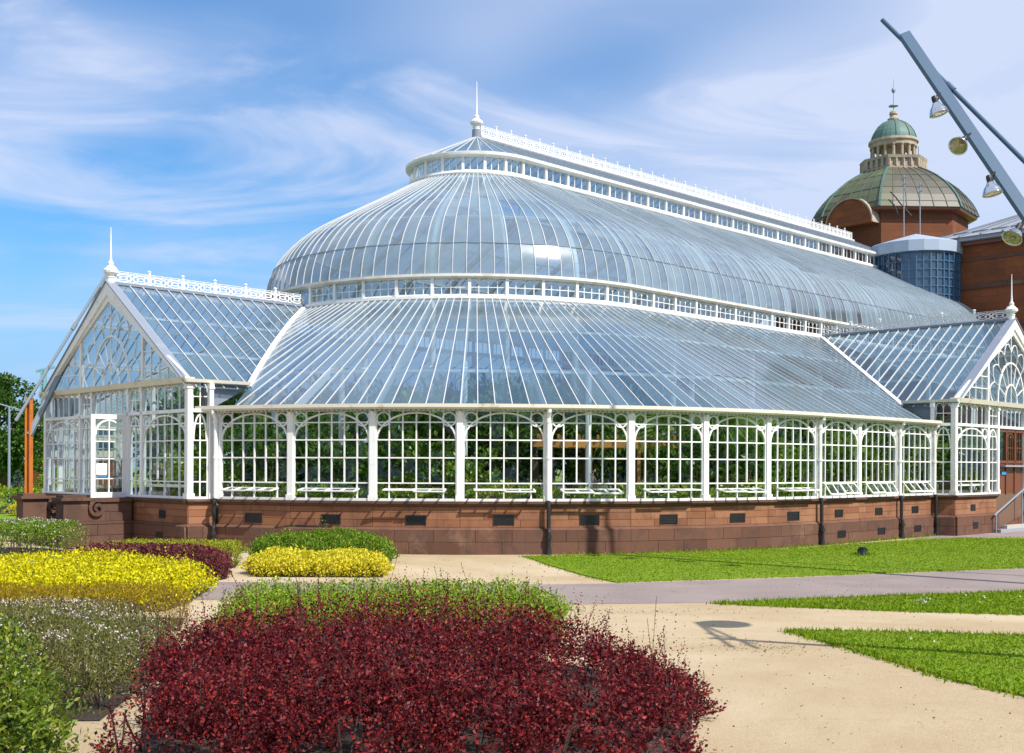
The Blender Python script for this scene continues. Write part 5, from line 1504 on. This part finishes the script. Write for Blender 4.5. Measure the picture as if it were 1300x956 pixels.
# street lamp just outside the frame on the right: its shadow lies across the gravel
def shadow_foot(px, py, h):
    g = ground_at(px, py); k = h / math.tan(SUN_EL); return Vector((g.x + math.sin(SUN_AZ) * k, g.y + math.cos(SUN_AZ) * k, 0))
def caster(px, py, h):
    p = shadow_foot(px, py, h); p.z = h; return p
t0, t1 = caster(904, 810.6, 6.0), caster(1300, 836, 2.0)
lb = t1 + (t1 - t0) * (2.0 / 4.0); lb.z = 0
lp = thing('street_lamp', 'leaning disc topped lamp whose shadow lies across the gravel and grass', 'street lamp', lb)
m = MB(); m.tube([(0, 0, 0), t1 - lb, t0 - lb], [0.12, 0.11, 0.07], 10); m.build('pole', STEEL, lp)
dc = caster(918, 792.6, 6.15) - lb
m = MB(); m.lathe([(0.05, -0.05), (0.40, -0.02), (0.42, 0.0), (0.38, 0.04), (0.05, 0.07)], 24, dc); m.build('lamp_disc', STEEL, lp)
for q in ((929.5, 822.4), (963, 824)):
    m = MB(); m.tube([caster(883, 790, 6.1) - lb, caster(q[0], q[1], 5.9) - lb], 0.035, 6); m.build('arm', STEEL, lp)
m = MB(); m.tube([caster(896, 804, 6.0) - lb, caster(960, 818, 5.95) - lb], 0.03, 6); m.build('crossbar', STEEL, lp)
# ------------------------------------------------------------------ planting
def wob(x, y, s=1.0, ph=0.0):
    return (np.sin(x * 2.1 * s + ph) * np.cos(y * 1.7 * s + 1.3 * ph) + 0.6 * np.sin(x * 4.7 * s + 2.1 + ph) * np.sin(y * 5.3 * s + ph) + 0.4 * np.sin(x * 9.1 * s + y * 7.7 * s + ph)) / 2.0


beds = []


def hedge(name, label, cat, poly, h, n, ln, wd, mat, amp=0.15, emin=0.62, hollow=0.0, sdown=0.10, hm=None, clumps=None, shoots=0, shoot_len=(0.12, 0.35), shoot_mat=None, flower=None, up=0.6, edge=0.3, ws=1.0, clip=False, group=None, ph=None, sleaf=None):
    ph = RNG.uniform(0, 9) if ph is None else ph
    c = np.mean(np.array([p[:2] for p in poly], float), 0); root = thing(name, label, cat, (c[0], c[1], 0), 0, group)
    P2 = sample_poly(poly, n); e = edge_dist(P2, poly)
    top = h * (emin + (1 - emin) * np.sqrt(np.clip(e / edge, 0, 1))) * (1 + amp * wob(P2[:, 0], P2[:, 1], ws, ph)) if not clip else h * (0.9 + 0.1 * np.clip(e / 0.08, 0, 1)) * (1 + amp * wob(P2[:, 0], P2[:, 1], ws, ph))
    if hm: top = top * hm(P2)
    side = (e < edge * 0.8) & (NR.uniform(size=n) < 0.72)
    depth = np.abs(NR.normal(size=n)) * 0.13 + (NR.uniform(size=n) < 0.15) * NR.uniform(0, 0.5, n) * top
    if hollow: depth = depth + np.clip(wob(P2[:, 0] * 1.7, P2[:, 1] * 1.7, 1.0, ph + 4) - 0.25, 0, 1) * hollow
    z = np.where(side, NR.uniform(0.02, 1.0, n) * top, top - depth - 0.01)
    P = np.concatenate([P2 + NR.normal(size=(n, 2)) * 0.03, np.maximum(z, 0.02)[:, None]], 1)
    D = unit(NR.normal(size=(n, 3)) + np.array([0, 0, up * 2]))
    V = [leaf_quads(P, D, ln * NR.uniform(0.6, 1.35, n), wd * NR.uniform(0.6, 1.3, n))]; mi = [np.zeros(n)]
    mats = [mat]
    if flower:
        k = flower[1]; Pf = sample_poly(poly, k); ef = edge_dist(Pf, poly); tf = h * (emin + (1 - emin) * np.sqrt(np.clip(ef / edge, 0, 1))) * (1 + amp * wob(Pf[:, 0], Pf[:, 1], ws, ph))
        keep = wob(Pf[:, 0], Pf[:, 1], 1.6, ph + 2) > flower[2]; Pf = Pf[keep]; tf = tf[keep]; ef = ef[keep]; k = len(Pf)
        zz = np.where((ef < edge * .8) & (NR.uniform(size=k) < .5), NR.uniform(0.25, 1, k) * tf, tf + NR.uniform(-.02, .03, k))
        V.append(leaf_quads(np.concatenate([Pf, zz[:, None]], 1), unit(NR.normal(size=(k, 3)) + [0, 0, .6]), flower[3] * NR.uniform(.6, 1.3, k), flower[3] * .8)); mi.append(np.full(k, 1)); mats.append(flower[0])
    beds.append([(c[0] + (p[0] - c[0]) * .97, c[1] + (p[1] - c[1]) * .97) for p in poly])
    tag(np_mesh('foliage', np.concatenate(V) - np.array([c[0], c[1], 0]), 4, mats, np.concatenate(mi), root), kind='stuff')
    if clumps:
        nc, msh, per, l0, spread = clumps
        Pc = sample_poly(poly, nc); ec = edge_dist(Pc, poly)
        tc_ = h * (emin + (1 - emin) * np.sqrt(np.clip(ec / edge, 0, 1))) * (1 + amp * wob(Pc[:, 0], Pc[:, 1], ws, ph)) * NR.uniform(0.82, 1.14, nc)
        if hm: tc_ = tc_ * hm(Pc)
        ci = np.repeat(np.arange(nc), msh); ns_ = len(ci)
        dr = NR.normal(size=(ns_, 2)) * spread; tp_ = tc_[ci] * np.where(NR.uniform(size=ns_) < 0.13, NR.uniform(1.08, 1.42, ns_), NR.uniform(0.72, 1.06, ns_)) * (1 - 0.5 * np.minimum(1, np.linalg.norm(dr, axis=1) / (spread * 3)))
        A0 = np.concatenate([Pc[ci] + dr * 0.25, (tc_[ci] * 0.15)[:, None]], 1); A1 = np.concatenate([Pc[ci] + dr, tp_[:, None]], 1)
        f = np.tile(np.linspace(l0, 1, per), ns_); si = np.repeat(np.arange(ns_), per)
        LP = A0[si] + (A1 - A0)[si] * f[:, None] + NR.normal(size=(ns_ * per, 3)) * 0.012
        LP[:, :2] += (A1 - A0)[si][:, :2] * (0.35 * (f ** 2 - f))[:, None]
        LD = unit(NR.normal(size=(ns_ * per, 3)) * [1, 1, .5] + unit((A1 - A0))[si] * 0.6)
        sl, sw = sleaf or (ln, wd); tap = np.where(f > 0.8, 1.9 - 1.25 * f, 1.0) * NR.uniform(.55, 1.35, ns_ * per)
        tag(np_mesh('sprays', leaf_quads(LP, LD, sl * tap, sw * tap) - np.array([c[0], c[1], 0]), 4, shoot_mat or mat, None, root), kind='stuff')
    # woody stems
    ns = max(10, min(90, n // 350)); S2 = sample_poly(poly, ns); sm = MB()
    for x, y in S2:
        hk = float(hm(np.array([[x, y]]))[0]) if hm else 1.0
        b = Vector((x - c[0], y - c[1], 0))
        for q in range(2):
            tpt = b + Vector((RNG.uniform(-.15, .15), RNG.uniform(-.15, .15), h * hk * RNG.uniform(0.4, 0.68))); sm.bar(b, tpt, 0.012, 0.012, (1, 0, 0))
    if shoots:
        k = shoots; Ps = sample_poly(poly, k); es = edge_dist(Ps, poly); ts = h * (emin + (1 - emin) * np.sqrt(np.clip(es / edge, 0, 1))) * (1 + amp * wob(Ps[:, 0], Ps[:, 1], ws, ph))
        Ld = NR.uniform(*shoot_len, k) * np.where(NR.uniform(size=k) < 0.12, 1.7, 1.0); dd = unit(NR.normal(size=(k, 3)) * [.28, .28, 0] + [0, 0, 1])
        per = 13; f = np.tile(np.linspace(0.05, 1, per), k); idx = np.repeat(np.arange(k), per)
        if hm: ts = ts * hm(Ps)
        B = np.concatenate([Ps, (ts - sdown)[:, None]], 1)
        LP = B[idx] + dd[idx] * (Ld[idx] * f)[:, None]
        LD = unit(NR.normal(size=(k * per, 3)) * [1, 1, .4] + dd[idx] * 0.7)
        sl, sw = sleaf or (ln, wd)
        tap = (1.15 - 0.6 * f)
        tag(np_mesh('shoots', leaf_quads(LP, LD, sl * tap * NR.uniform(.7, 1.2, k * per), sw * tap) - np.array([c[0], c[1], 0]), 4, shoot_mat or mat, None, root), kind='stuff')
        for i in range(0, k, 4):
            b = Vector(B[i]) - Vector((c[0], c[1], 0)); sm.bar(b, b + Vector(dd[i]) * Ld[i], 0.004, 0.004, (1, 0, 0))
    tag(sm.build('stems', STEM, root), kind='stuff')
    return root


X = lambda *p: [tuple(q) for q in p]
hedge('berberis_bush', 'spiky dark red berberis bush filling the foreground', 'bush', X((-3.0, 8.3), (-3.3, 10.0), (-3.75, 11.8), (-3.95, 12.8), (-3.7, 13.8), (-2.6, 14.4), (-0.2, 14.4), (0.5, 14.1), (1.25, 13.3), (1.75, 12.8), (1.95, 12.0), (1.75, 10.6), (1.3, 8.3)), 0.82, 14000, 0.040, 0.024, LF_RED, amp=0.16, shoots=520, shoot_len=(0.2, 0.5), edge=0.9, ws=0.9, ph=1.0, emin=0.6, hollow=1.6, hm=lambda P: np.clip(1.0 - 0.62 * np.clip((P[:, 0] - 0.3) / 1.8, 0, 1), 0.3, 1) * np.clip(1.0 - 0.25 * np.clip((-2.6 - P[:, 0]) / 1.4, 0, 1), 0.6, 1), clumps=(250, 24, 17, 0.30, 0.125))
hedge('leafy_hedge', 'light green loose hedge directly behind the red bush', 'hedge', X((-3.8, 14.0), (-4.35, 17.6), (-4.2, 18.6), (-2, 18.9), (0.2, 18.9), (0.75, 18.1), (0.8, 16.2), (0.3, 14.0)), 0.58, 16000, 0.05, 0.027, LF_LIME, amp=0.16, edge=0.35, ws=0.9, hollow=.5, clumps=(190, 14, 14, 0.35, 0.14))
hedge('golden_shrub', 'broad golden yellow shrub bed at the left of the path', 'shrub', X((-5.55, 18.7), (-5.5, 20.2), (-5.75, 22.4), (-7.6, 24.3), (-9.0, 25.0), (-13.5, 23.2), (-14, 18.4), (-9, 18.2)), 0.60, 24000, 0.055, 0.036, LF_YELL, amp=0.18, edge=0.5, ws=0.9, hollow=.6, clumps=(260, 15, 12, 0.35, 0.17))
hedge('purple_shrub', 'dull purple leaved low shrub behind the golden bed', 'shrub', X((-6.15, 23.4), (-5.95, 24.3), (-6.4, 26.2), (-9.6, 27.0), (-10.2, 25.6), (-8.3, 24.9)), 0.60, 13000, 0.06, 0.04, LF_PURP, amp=0.16, edge=0.35, hollow=.4, clumps=(70, 14, 12, 0.35, 0.15))
hedge('clipped_hedge', 'clipped yellow green hedge by the sandstone wall', 'hedge', X((-6.4, 26.9), (-6.75, 28.8), (-9.6, 29.0), (-9.9, 27.4)), 0.56, 13000, 0.045, 0.03, LF_HEDGE, amp=0.03, edge=0.2, clip=True)
hedge('green_bush', 'round leafy green bush below the glasshouse wall', 'bush', X((-2.95, 27.3), (-3.0, 29.2), (-3.6, 29.7), (-5.9, 29.7), (-6.3, 28.8), (-6.2, 27.3)), 0.74, 20000, 0.07, 0.03, LF_GREEN, amp=0.24, shoots=0, edge=0.7, ws=1.1, hollow=.6, clumps=(70, 20, 14, 0.3, 0.16))
hedge('yellow_flowers', 'pale yellow flowering low border in front of the green bush', 'flowers', X((-2.7, 24.7), (-2.85, 26.4), (-5.7, 26.6), (-5.9, 25.6), (-5.5, 24.7)), 0.48, 15000, 0.055, 0.045, LF_YELP, amp=0.24, edge=0.4, ws=1.9, hollow=.4, clumps=(60, 16, 10, 0.4, 0.13))
hedge('heath_strip', 'low orange brown heath strip between golden and grey shrubs', 'heath', X((-4.65, 16.5), (-5.0, 18.0), (-9, 18.0), (-10.5, 17.6), (-10.5, 16.2), (-7, 16.3)), 0.60, 30000, 0.035, 0.012, LF_ORNG, amp=0.06, edge=0.4, up=1.2)
hedge('grey_heather', 'grey green heather speckled with tiny white flowers', 'heather', X((-3.75, 10.6), (-3.95, 13.0), (-4.0, 13.8), (-4.4, 14.7), (-5.8, 15.2), (-8.4, 15.2), (-8.6, 12.0), (-6.2, 10.6), (-5.0, 10.6)), 0.68, 30000, 0.05, 0.010, LF_GREY, amp=0.2, sleaf=(0.055, 0.010), hollow=.5, clumps=(230, 18, 20, 0.25, 0.15), flower=(LF_WHITE, 5200, -0.05, 0.022), edge=0.6, up=0.9)
hedge('leafy_shrub', 'fresh green leafy shrub in the bottom left corner', 'shrub', X((-3.3, 8.2), (-3.8, 9.6), (-4.35, 10.8), (-5.0, 12.0), (-8, 12.2), (-8, 7.8), (-5, 7.8)), 1.22, 12000, 0.060, 0.026, LF_LIME2, amp=0.2, edge=1.0, ws=1.1, emin=0.42, hollow=.8, sleaf=(0.075, 0.026), clumps=(75, 20, 15, 0.3, 0.2), flower=(LF_WHITE, 900, 0.2, 0.02))
hedge('flowering_hedge', 'green hedge with small white blossom at the far left path', 'hedge', X((-11.9, 29.6), (-11.5, 31.6), (-13.6, 33.4), (-16.5, 33.6), (-16.5, 30.2), (-13.8, 29.2)), 0.85, 19000, 0.06, 0.03, LF_GREEN, amp=0.12, flower=(LF_WHITE, 1800, -0.1, 0.04), edge=0.4)
hedge('orange_flowers', 'orange and yellow flower row beyond the far left pier', 'flowers', X((-18.6, 41.0), (-20.2, 45.0), (-26, 45.5), (-26, 41.5)), 0.62, 14000, 0.07, 0.05, LF_ORNG, amp=0.08, edge=0.4, flower=(LF_YELL, 5000, -0.5, 0.07))
hedge('box_hedge', 'small dark green box hedge in front of the orange flowers', 'hedge', X((-17.9, 38.8), (-18.4, 40.4), (-24, 40.6), (-24, 38.9)), 0.55, 12000, 0.05, 0.035, LF_GREEN, amp=0.04, edge=0.2, clip=True)
# loose weeds at the wall foot and path edges
for (x, y, s, lab) in ((113, 683, 1.0, 'weedy green plant at the foot of the stone steps'), (305, 702, 0.35, 'tiny weed sprouting at the wall beside the hedge gap')):
    p = ground_at(x, y); w = thing('weed', lab, 'weed', p); n = int(500 * s); r = 0.45 * s
    Pp = NR.normal(size=(n, 3)) * [r, r * .6, r * .5]; Pp[:, 2] = np.abs(Pp[:, 2]) + 0.02
    np_mesh('foliage', leaf_quads(Pp, unit(NR.normal(size=(n, 3)) + [0, 0, 1.0]), 0.09, 0.03), 4, LF_LIME, None, w)


# ------------------------------------------------------------------ plants inside the glasshouse
FLOOR = 1.25


def leafy_mesh(r, h, n, ln, wd, seed):
    k = max(4, n // 60); cc = NR.normal(size=(k, 3)); cc = unit(cc) * NR.uniform(0.25, 1.0, (k, 1)) * [r, r, h * .5] + [0, 0, h * .55]
    idx = NR.integers(0, k, n); P = cc[idx] + NR.normal(size=(n, 3)) * [r * .18, r * .18, h * .09]; P[:, 2] = np.maximum(P[:, 2], 0.03)
    D = unit(NR.normal(size=(n, 3)) + (P - [0, 0, h * .4]) * 0.9 + [0, 0, 0.1])
    return leaf_quads(P, D, ln * NR.uniform(.6, 1.4, n), wd * NR.uniform(.6, 1.3, n))


def strap_mesh(n, lng, wd, droop, h0, spread=0.3):
    V = []
    for i in range(n):
        a = NR.uniform(0, 2 * math.pi); el = NR.uniform(0.25, 1.35); d = np.array([math.cos(a), math.sin(a), 0]); s = np.array([-math.sin(a), math.cos(a), 0])
        p = d * 0.05 + np.array([0, 0, h0 + NR.uniform(-.1, .1)]); L_ = lng * NR.uniform(.7, 1.15); seg = 5; w0 = wd
        vel = d * math.cos(el) + np.array([0, 0, math.sin(el)])
        for k in range(seg):
            q = p + vel * L_ / seg; w1 = wd * (1 - (k + 1) / seg) + 0.004
            V.append([p - s * w0, p + s * w0, q + s * w1, q - s * w1]); p = q; w0 = w1; vel = vel + np.array([0, 0, -droop]); vel /= np.linalg.norm(vel)
    return np.array(V)


def frond_mesh(nf, lng, h0):
    V = []
    for i in range(nf):
        a = 2 * math.pi * i / nf + NR.uniform(-.2, .2); el = NR.uniform(0.1, 1.2); d = np.array([math.cos(a), math.sin(a), 0]); s = np.array([-math.sin(a), math.cos(a), 0])
        p = np.array([0, 0, h0]); vel = d * math.cos(el) + np.array([0, 0, math.sin(el)]); seg = 12
        for k in range(seg):
            q = p + vel * lng / seg; up_ = np.cross(vel, s); V.append([p - s * .012, p + s * .012, q + s * .01, q - s * .01])
            w = lng * 0.30 * math.sin(math.pi * (k + 1.2) / (seg + 1.5)) + 0.05
            for sg in (-1, 1):
                dr = unit((s * sg * 0.85 + vel * 0.5 - up_ * 0.25)[None])[0]; V.append([p, p + dr * w * .5 + vel * .035, p + dr * w, p + dr * w * .5 - vel * .02])
            p = q; vel = vel + np.array([0, 0, -0.13]); vel /= np.linalg.norm(vel)
    return np.array(V)


def inside_plant(name, V, mat, label, group, trunk=None):
    r = thing(name, label, 'plant', (0, 0, 0), 0, group); np_mesh('foliage', V, 4, mat, None, r)
    if trunk:
        m = MB(); m.tube([(0, 0, 0), (0.03, 0.02, trunk[0] * .5), (0, 0, trunk[0])], [trunk[1] * 1.2, trunk[1], trunk[1] * .85], 8); m.build('trunk', BARK, r)
    else:
        m = MB()
        for k in range(7): m.bar((RNG.uniform(-.1, .1), RNG.uniform(-.1, .1), 0), (RNG.uniform(-.5, .5), RNG.uniform(-.5, .5), RNG.uniform(.8, 1.4)), 0.03, 0.03, (1, 0, 0))
        m.build('stems', BARK, r)
    return r


GI = 'leafy plants growing inside the glasshouse'
protos = [inside_plant('indoor_shrub', leafy_mesh(1.15, 2.2, 1100, 0.27, 0.12, 1), LF_DARK, 'dense dark green shrub growing inside behind the glass', GI),
          inside_plant('indoor_shrub', leafy_mesh(1.0, 1.8, 1300, 0.20, 0.11, 2), LF_DARK2, 'bright green bushy plant growing inside behind the glass', GI),
          inside_plant('indoor_tree', leafy_mesh(1.5, 3.0, 1500, 0.34, 0.13, 3) + np.array([0, 0, 0.7]), LF_DARK, 'tall dark leafy tree growing inside the glasshouse', GI, (2.6, 0.07)),
          inside_plant('cabbage_palm', np.concatenate([strap_mesh(150, 1.15, 0.03, 0.22, 2.35)]), LF_DARK, 'spiky headed cabbage palm growing inside the glasshouse', GI, (2.4, 0.12)),
          inside_plant('feather_palm', frond_mesh(17, 2.3, 2.0), LF_DARK2, 'arching feather palm growing inside the glasshouse', GI, (2.0, 0.10)),
          inside_plant('hanging_fern', strap_mesh(230, 1.5, 0.018, 0.34, 1.9), LF_DARK2, 'drooping long leaved plant inside near the right windows', GI, (1.9, 0.06)),
          inside_plant('low_bedding', leafy_mesh(0.85, 0.8, 900, 0.15, 0.08, 5), LF_DARK2, 'low bright bedding plant just inside the windows', GI)]
used = [False] * len(protos)


def put(k, u, v, sc=1.0, rz=0.0, sz=1.0):
    o = protos[k]
    if used[k]: o = copy_tree(protos[k])
    used[k] = True
    p = glass_world(u, v, FLOOR - 0.03); o.location = p; o.rotation_euler = (0, 0, rz); o.scale = (sc, sc, sc * sz)


prng = random.Random(21)
def polar(deg, r): a = math.radians(deg); return -r * math.cos(a), r * math.sin(a)
for i, deg in enumerate(np.arange(23, 90, 4.6)):
    put(6, *polar(deg, 14.75 + prng.uniform(-.15, .15)), prng.uniform(.75, 1.0), prng.uniform(0, 6))
for i, deg in enumerate([27, 34, 41, 47, 77, 84, 90]):
    put(prng.choice((0, 1, 0)), *polar(deg + prng.uniform(-1.5, 1.5), 13.2), prng.uniform(.8, 1.05), prng.uniform(0, 6))
for deg in np.arange(-85, -15, 12): put(prng.choice((0, 2)), *polar(deg, 12.0), 1.25, prng.uniform(0, 6))
for deg, k, r, s in ((-60, 2, 8.5, 1.2), (-35, 2, 8.8, 1.2), (-10, 0, 9.5, 1.2), (8, 0, 10.4, 1.15), (30, 3, 12.3, 1.0), (37, 2, 11.0, 0.95), (44, 3, 12.6, 1.05), (50, 2, 11.2, 1.0), (57, 3, 11.0, 1.2), (61, 4, 10.2, 1.1), (67, 3, 10.6, 1.25), (74, 4, 11.6, .9), (83, 5, 13.0, 1.25), (88, 5, 12.6, 1.3), (20, 0, 10.8, 1.2), (33, 0, 9.3, 1.35), (42, 2, 8.3, 1.1), (48, 0, 9.2, 1.4), (55, 2, 8.2, 1.15), (62, 0, 9.0, 1.3), (70, 2, 8.3, 1.1), (78, 0, 9.3, 1.35), (86, 2, 8.6, 1.1)):
    put(k, *polar(deg, r), s, prng.uniform(0, 6))
for u in np.arange(1.2, 21, 2.1):
    put(prng.choice((0, 1, 5)) if u < 9 else 0, u, 13.2 + prng.uniform(-.6, .6), prng.uniform(.95, 1.2), prng.uniform(0, 6), 1.1)
    put(prng.choice((2, 0, 4)), u + .8, 9.8 + prng.uniform(-.6, .6), prng.uniform(1.0, 1.25), prng.uniform(0, 6))
for u in np.arange(0.6, 8, 1.5): put(6, u, 14.8, .9, prng.uniform(0, 6))
for u in np.arange(-3, 22, 3.2): put(prng.choice((2, 0)), u, 5.0 + prng.uniform(-1, 1), 1.25, prng.uniform(0, 6))
for u in np.arange(-6, 20, 3.4): put(2, u, prng.uniform(-3, 0), 1.2, prng.uniform(0, 6))
for u, v in ((-12.0, 2.0), (-11.0, 3.6), (-11.4, -2.4), (-9.4, 1.2), (-10, -4.0), (-12.4, -1.0), (-8, 5.0), (-7.5, -2.5)): put(prng.choice((0, 1)), u, v, 0.95, prng.uniform(0, 6))

# orange timber pergola inside the apse
pgc = glass_world(*polar(72, 12.0))
pg = thing('timber_pergola', 'orange timber pergola standing among the plants inside the glasshouse', 'pergola', (pgc.x, pgc.y, FLOOR - 0.03))
inv_ = lambda x, y, d: seen_at(x, y, d) - Vector((pgc.x, pgc.y, FLOOR - 0.03))
a, b = inv_(676, 565, 34.6), inv_(872, 565, 36.2); a.z = b.z = 1.9
off = Vector((0.15, 1.7, 0))
for o in (Vector((0, 0, 0)), off):
    m = MB(); m.bar(a + o, b + o, 0.08, 0.24); m.build('beam', OAKW, pg)
for k in range(8):
    c = a.lerp(b, (k + 0.3) / 8); m = MB(); m.bar(c - off * .12 + Vector((0, 0, .20)), c + off * 1.15 + Vector((0, 0, .20)), 0.06, 0.14); m.build('rafter', OAKW, pg)
for f in (0.08, 0.36, 0.68, 0.95):
    for o in (Vector((0, 0, 0)), off):
        c = a.lerp(b, f) + o; m = MB(); m.bar((c.x, c.y, 0), (c.x, c.y, c.z - 0.12), 0.11, 0.11, (1, 0, 0)); m.build('post', OAKW, pg)


# ------------------------------------------------------------------ far left background
def tree(name, label, base, h, r, n, leaf, mat, tr=0.2, low=0.25):
    t = thing(name, label, 'tree', base); m = MB()
    m.tube([(0, 0, 0), (0.1, 0, h * .25), (0, 0.1, h * .55), (0.05, 0, h * .8)], [tr * 1.3, tr, tr * .6, tr * .2], 8)
    m.build('trunk', BARK, t); m = MB()
    for k in range(9):
        a = k * 2.4; z = h * (0.3 + 0.05 * k); m.tube([(0, 0, z), (math.cos(a) * r * .4, math.sin(a) * r * .4, z + h * .10), (math.cos(a) * r * .75, math.sin(a) * r * .75, z + h * .17)], [tr * .4, tr * .25, tr * .08], 6)
    m.build('limbs', BARK, t)
    k = max(26, n // 110); u = unit(NR.normal(size=(k, 3))); rad = NR.uniform(0.35, 1.0, (k, 1)) ** .6
    cc = u * rad * [r, r, h * (1 - low) * .5] + [0, 0, h * (low + (1 - low) * .5)]
    sz = NR.uniform(.14, .26, k) * r; idx = NR.integers(0, k, n)
    P = cc[idx] + unit(NR.normal(size=(n, 3))) * (sz[idx] * NR.uniform(.4, 1, n) ** .5)[:, None]
    D = unit(NR.normal(size=(n, 3)) + [0, 0, .2]); tag(np_mesh('crown', leaf_quads(P, D, leaf * NR.uniform(.6, 1.3, n), leaf * .6), 4, mat, None, t), kind='stuff'); return t


def at_ground(x, d): return Vector(((x - 650) / F * d, d, 0))


tree('broadleaf_tree', 'large full crowned green tree at the left edge behind the lamp', at_ground(-2, 84), 9.4, 3.1, 15000, 0.30, LF_TREE, 0.25, 0.12)
tree('young_tree', 'small green tree between the rusted mast and the porch', at_ground(51, 96), 6.0, 0.85, 4500, 0.2, LF_GREEN, 0.08, 0.25)
tree('broadleaf_tree', 'distant dark tree glimpsed low at the left edge', at_ground(24, 118), 6.4, 2.2, 6000, 0.32, LF_TREE, 0.2, 0.1)
c = at_ground(23, 60); ct = thing('blue_conifer', 'small blue green conifer beside the street lamp', 'tree', c)
n = 2600; z = NR.uniform(0, 1, n); a = NR.uniform(0, 6.28, n); rr = (1 - z) * 0.62 * NR.uniform(.5, 1, n) * (1 + .25 * np.sin(z * 40))
np_mesh('crown', leaf_quads(np.stack([rr * np.cos(a), rr * np.sin(a), 0.2 + z * 1.9], 1), unit(np.stack([np.cos(a), np.sin(a), np.full(n, -.1)], 1) + NR.normal(size=(n, 3)) * .3), .14, .04), 4, LF_CONI, None, ct)
m = MB(); m.tube([(0, 0, 0), (0, 0, 1.9)], [.06, .02], 6); m.build('trunk', BARK, ct)
# street lamp with two arms
c = at_ground(11.5, 62); sl = thing('street_lamp', 'slim grey street lamp with two arms at the left edge', 'street lamp', c)
zt = CAMH + (YH - 519) / F * 62
m = MB(); m.tube([(0, 0, 0), (0, 0, 1.2), (0, 0, zt)], [.10, .08, .06], 8); m.build('pole', STEELL, sl)
for s, x in ((-1, -0.75), (1, 0.5)):
    m = MB(); m.tube([(0, 0, zt), (x * .5, 0, zt + (.12 if s < 0 else -.05)), (x, 0, zt + (.2 if s < 0 else -.12))], .045, 6); m.box(x - .15, x + .15, -.1, .1, zt + (.17 if s < 0 else -.2), zt + (.25 if s < 0 else -.1)); m.build('lamp_arm', STEELL, sl)
# shrub borders beyond the lawn
hedge('park_border', 'low green border planting at the far left beyond the lawn', 'shrub', X((-33, 58), (-20, 56.5), (-20.5, 64), (-36, 68)), 1.1, 9000, 0.16, 0.08, LF_LIME, amp=0.25, edge=1.0, ws=.6)
hedge('park_border', 'yellow leaved border between the rusted mast and the porch', 'shrub', X((-24.2, 55), (-21, 53.5), (-19.6, 54), (-20, 57), (-23.4, 58)), 0.75, 5000, 0.12, 0.08, LF_YELL, amp=0.2, edge=.7, ws=.6)
hedge('park_border', 'taller green shrub behind the yellow border by the porch', 'shrub', X((-26.5, 64), (-24.2, 63.5), (-24.4, 66), (-27, 66.5)), 2.0, 5000, 0.14, 0.08, LF_GREEN, amp=0.25, edge=.8, ws=.6)
sheet('park_path', [(-60, 51.6), (-15, 47.6), (-15, 48.8), (-60, 53.4)], 0.006, GRAVEL)
# red brick boundary wall
bw_ = thing('brick_wall', 'low red brick boundary wall far off at the left', 'wall', at_ground(20, 120))
m = MB(); m.box(-14, 12, 0, .5, 0, 2.9); m.build('wall', PALACE, bw_)
m = MB(); m.box(-14, 12, -.06, .56, 2.9, 3.05); m.build('coping', COPING, bw_)
# pale far building
fb = thing('distant_building', 'pale flat roofed building far off between mast and porch', 'building', at_ground(58, 230))
m = MB(); m.box(-4.5, 14, 0, 10, 0, 12); m.build('wall', CONCRETE, fb)
m = MB(); m.box(-5, 14.5, -.5, 10.5, 12, 12.6); m.build('roof', SLATE, fb)
m = MB()
for k in range(3): m.box(-4, 13.5, -.06, 0, 2.5 + 3.1 * k, 4.2 + 3.1 * k)
m.build('window', GL_BLUE, fb)
fc = thing('lattice_mast', 'pale teal slender tower on the skyline left of the porch', 'tower', at_ground(55, 240))
m = MB(); zz = CAMH + (YH - 470) / F * 240
for x, y in ((-.9, -.9), (.9, -.9), (.9, .9), (-.9, .9)): m.bar((x, y, 0), (x * .35, y * .35, zz), .3, .3, (1, 0, 0))
for k in range(10):
    z0 = zz * k / 10; s = .9 - .55 * k / 10; m.bar((-s, -s, z0), (s, -s, z0 + zz / 10), .15, .15, (0, 1, 0)); m.bar((s, -s, z0), (-s, -s, z0 + zz / 10), .15, .15, (0, 1, 0))
m.bar((-1.6, 0, zz - .6), (2.4, 0, zz + .4), .4, .5); m.build('frame', m_paint('pale teal steel', (.18, .36, .42), (.22, .40, .45), .5), fc)

# dark soil under the planting
for i, b in enumerate(beds): sheet('bed_soil', b, 0.013, SOIL)

# far-off wood round the park, seen only as reflections and through the glass
Pt = []
for a in np.arange(60, 300, 1.0):
    r_ = 150 + 25 * math.sin(a * 0.31) + 12 * math.sin(a * 1.7); hh = 13 + 4 * math.sin(a * 0.77) + 3 * math.sin(a * 2.3)
    k = 130; q = NR.normal(size=(k, 3)) * [2.6, 2.6, hh * .26] + [r_ * math.sin(math.radians(a)), r_ * math.cos(math.radians(a)), hh * .48]; Pt.append(q)
Pt = np.concatenate(Pt); Pt[:, 2] = np.abs(Pt[:, 2]); n = len(Pt)
tag(np_mesh('distant_wood', leaf_quads(Pt, unit(NR.normal(size=(n, 3))), NR.uniform(1.2, 2.6, n), 1.3), 4, LF_TREE), kind='stuff')
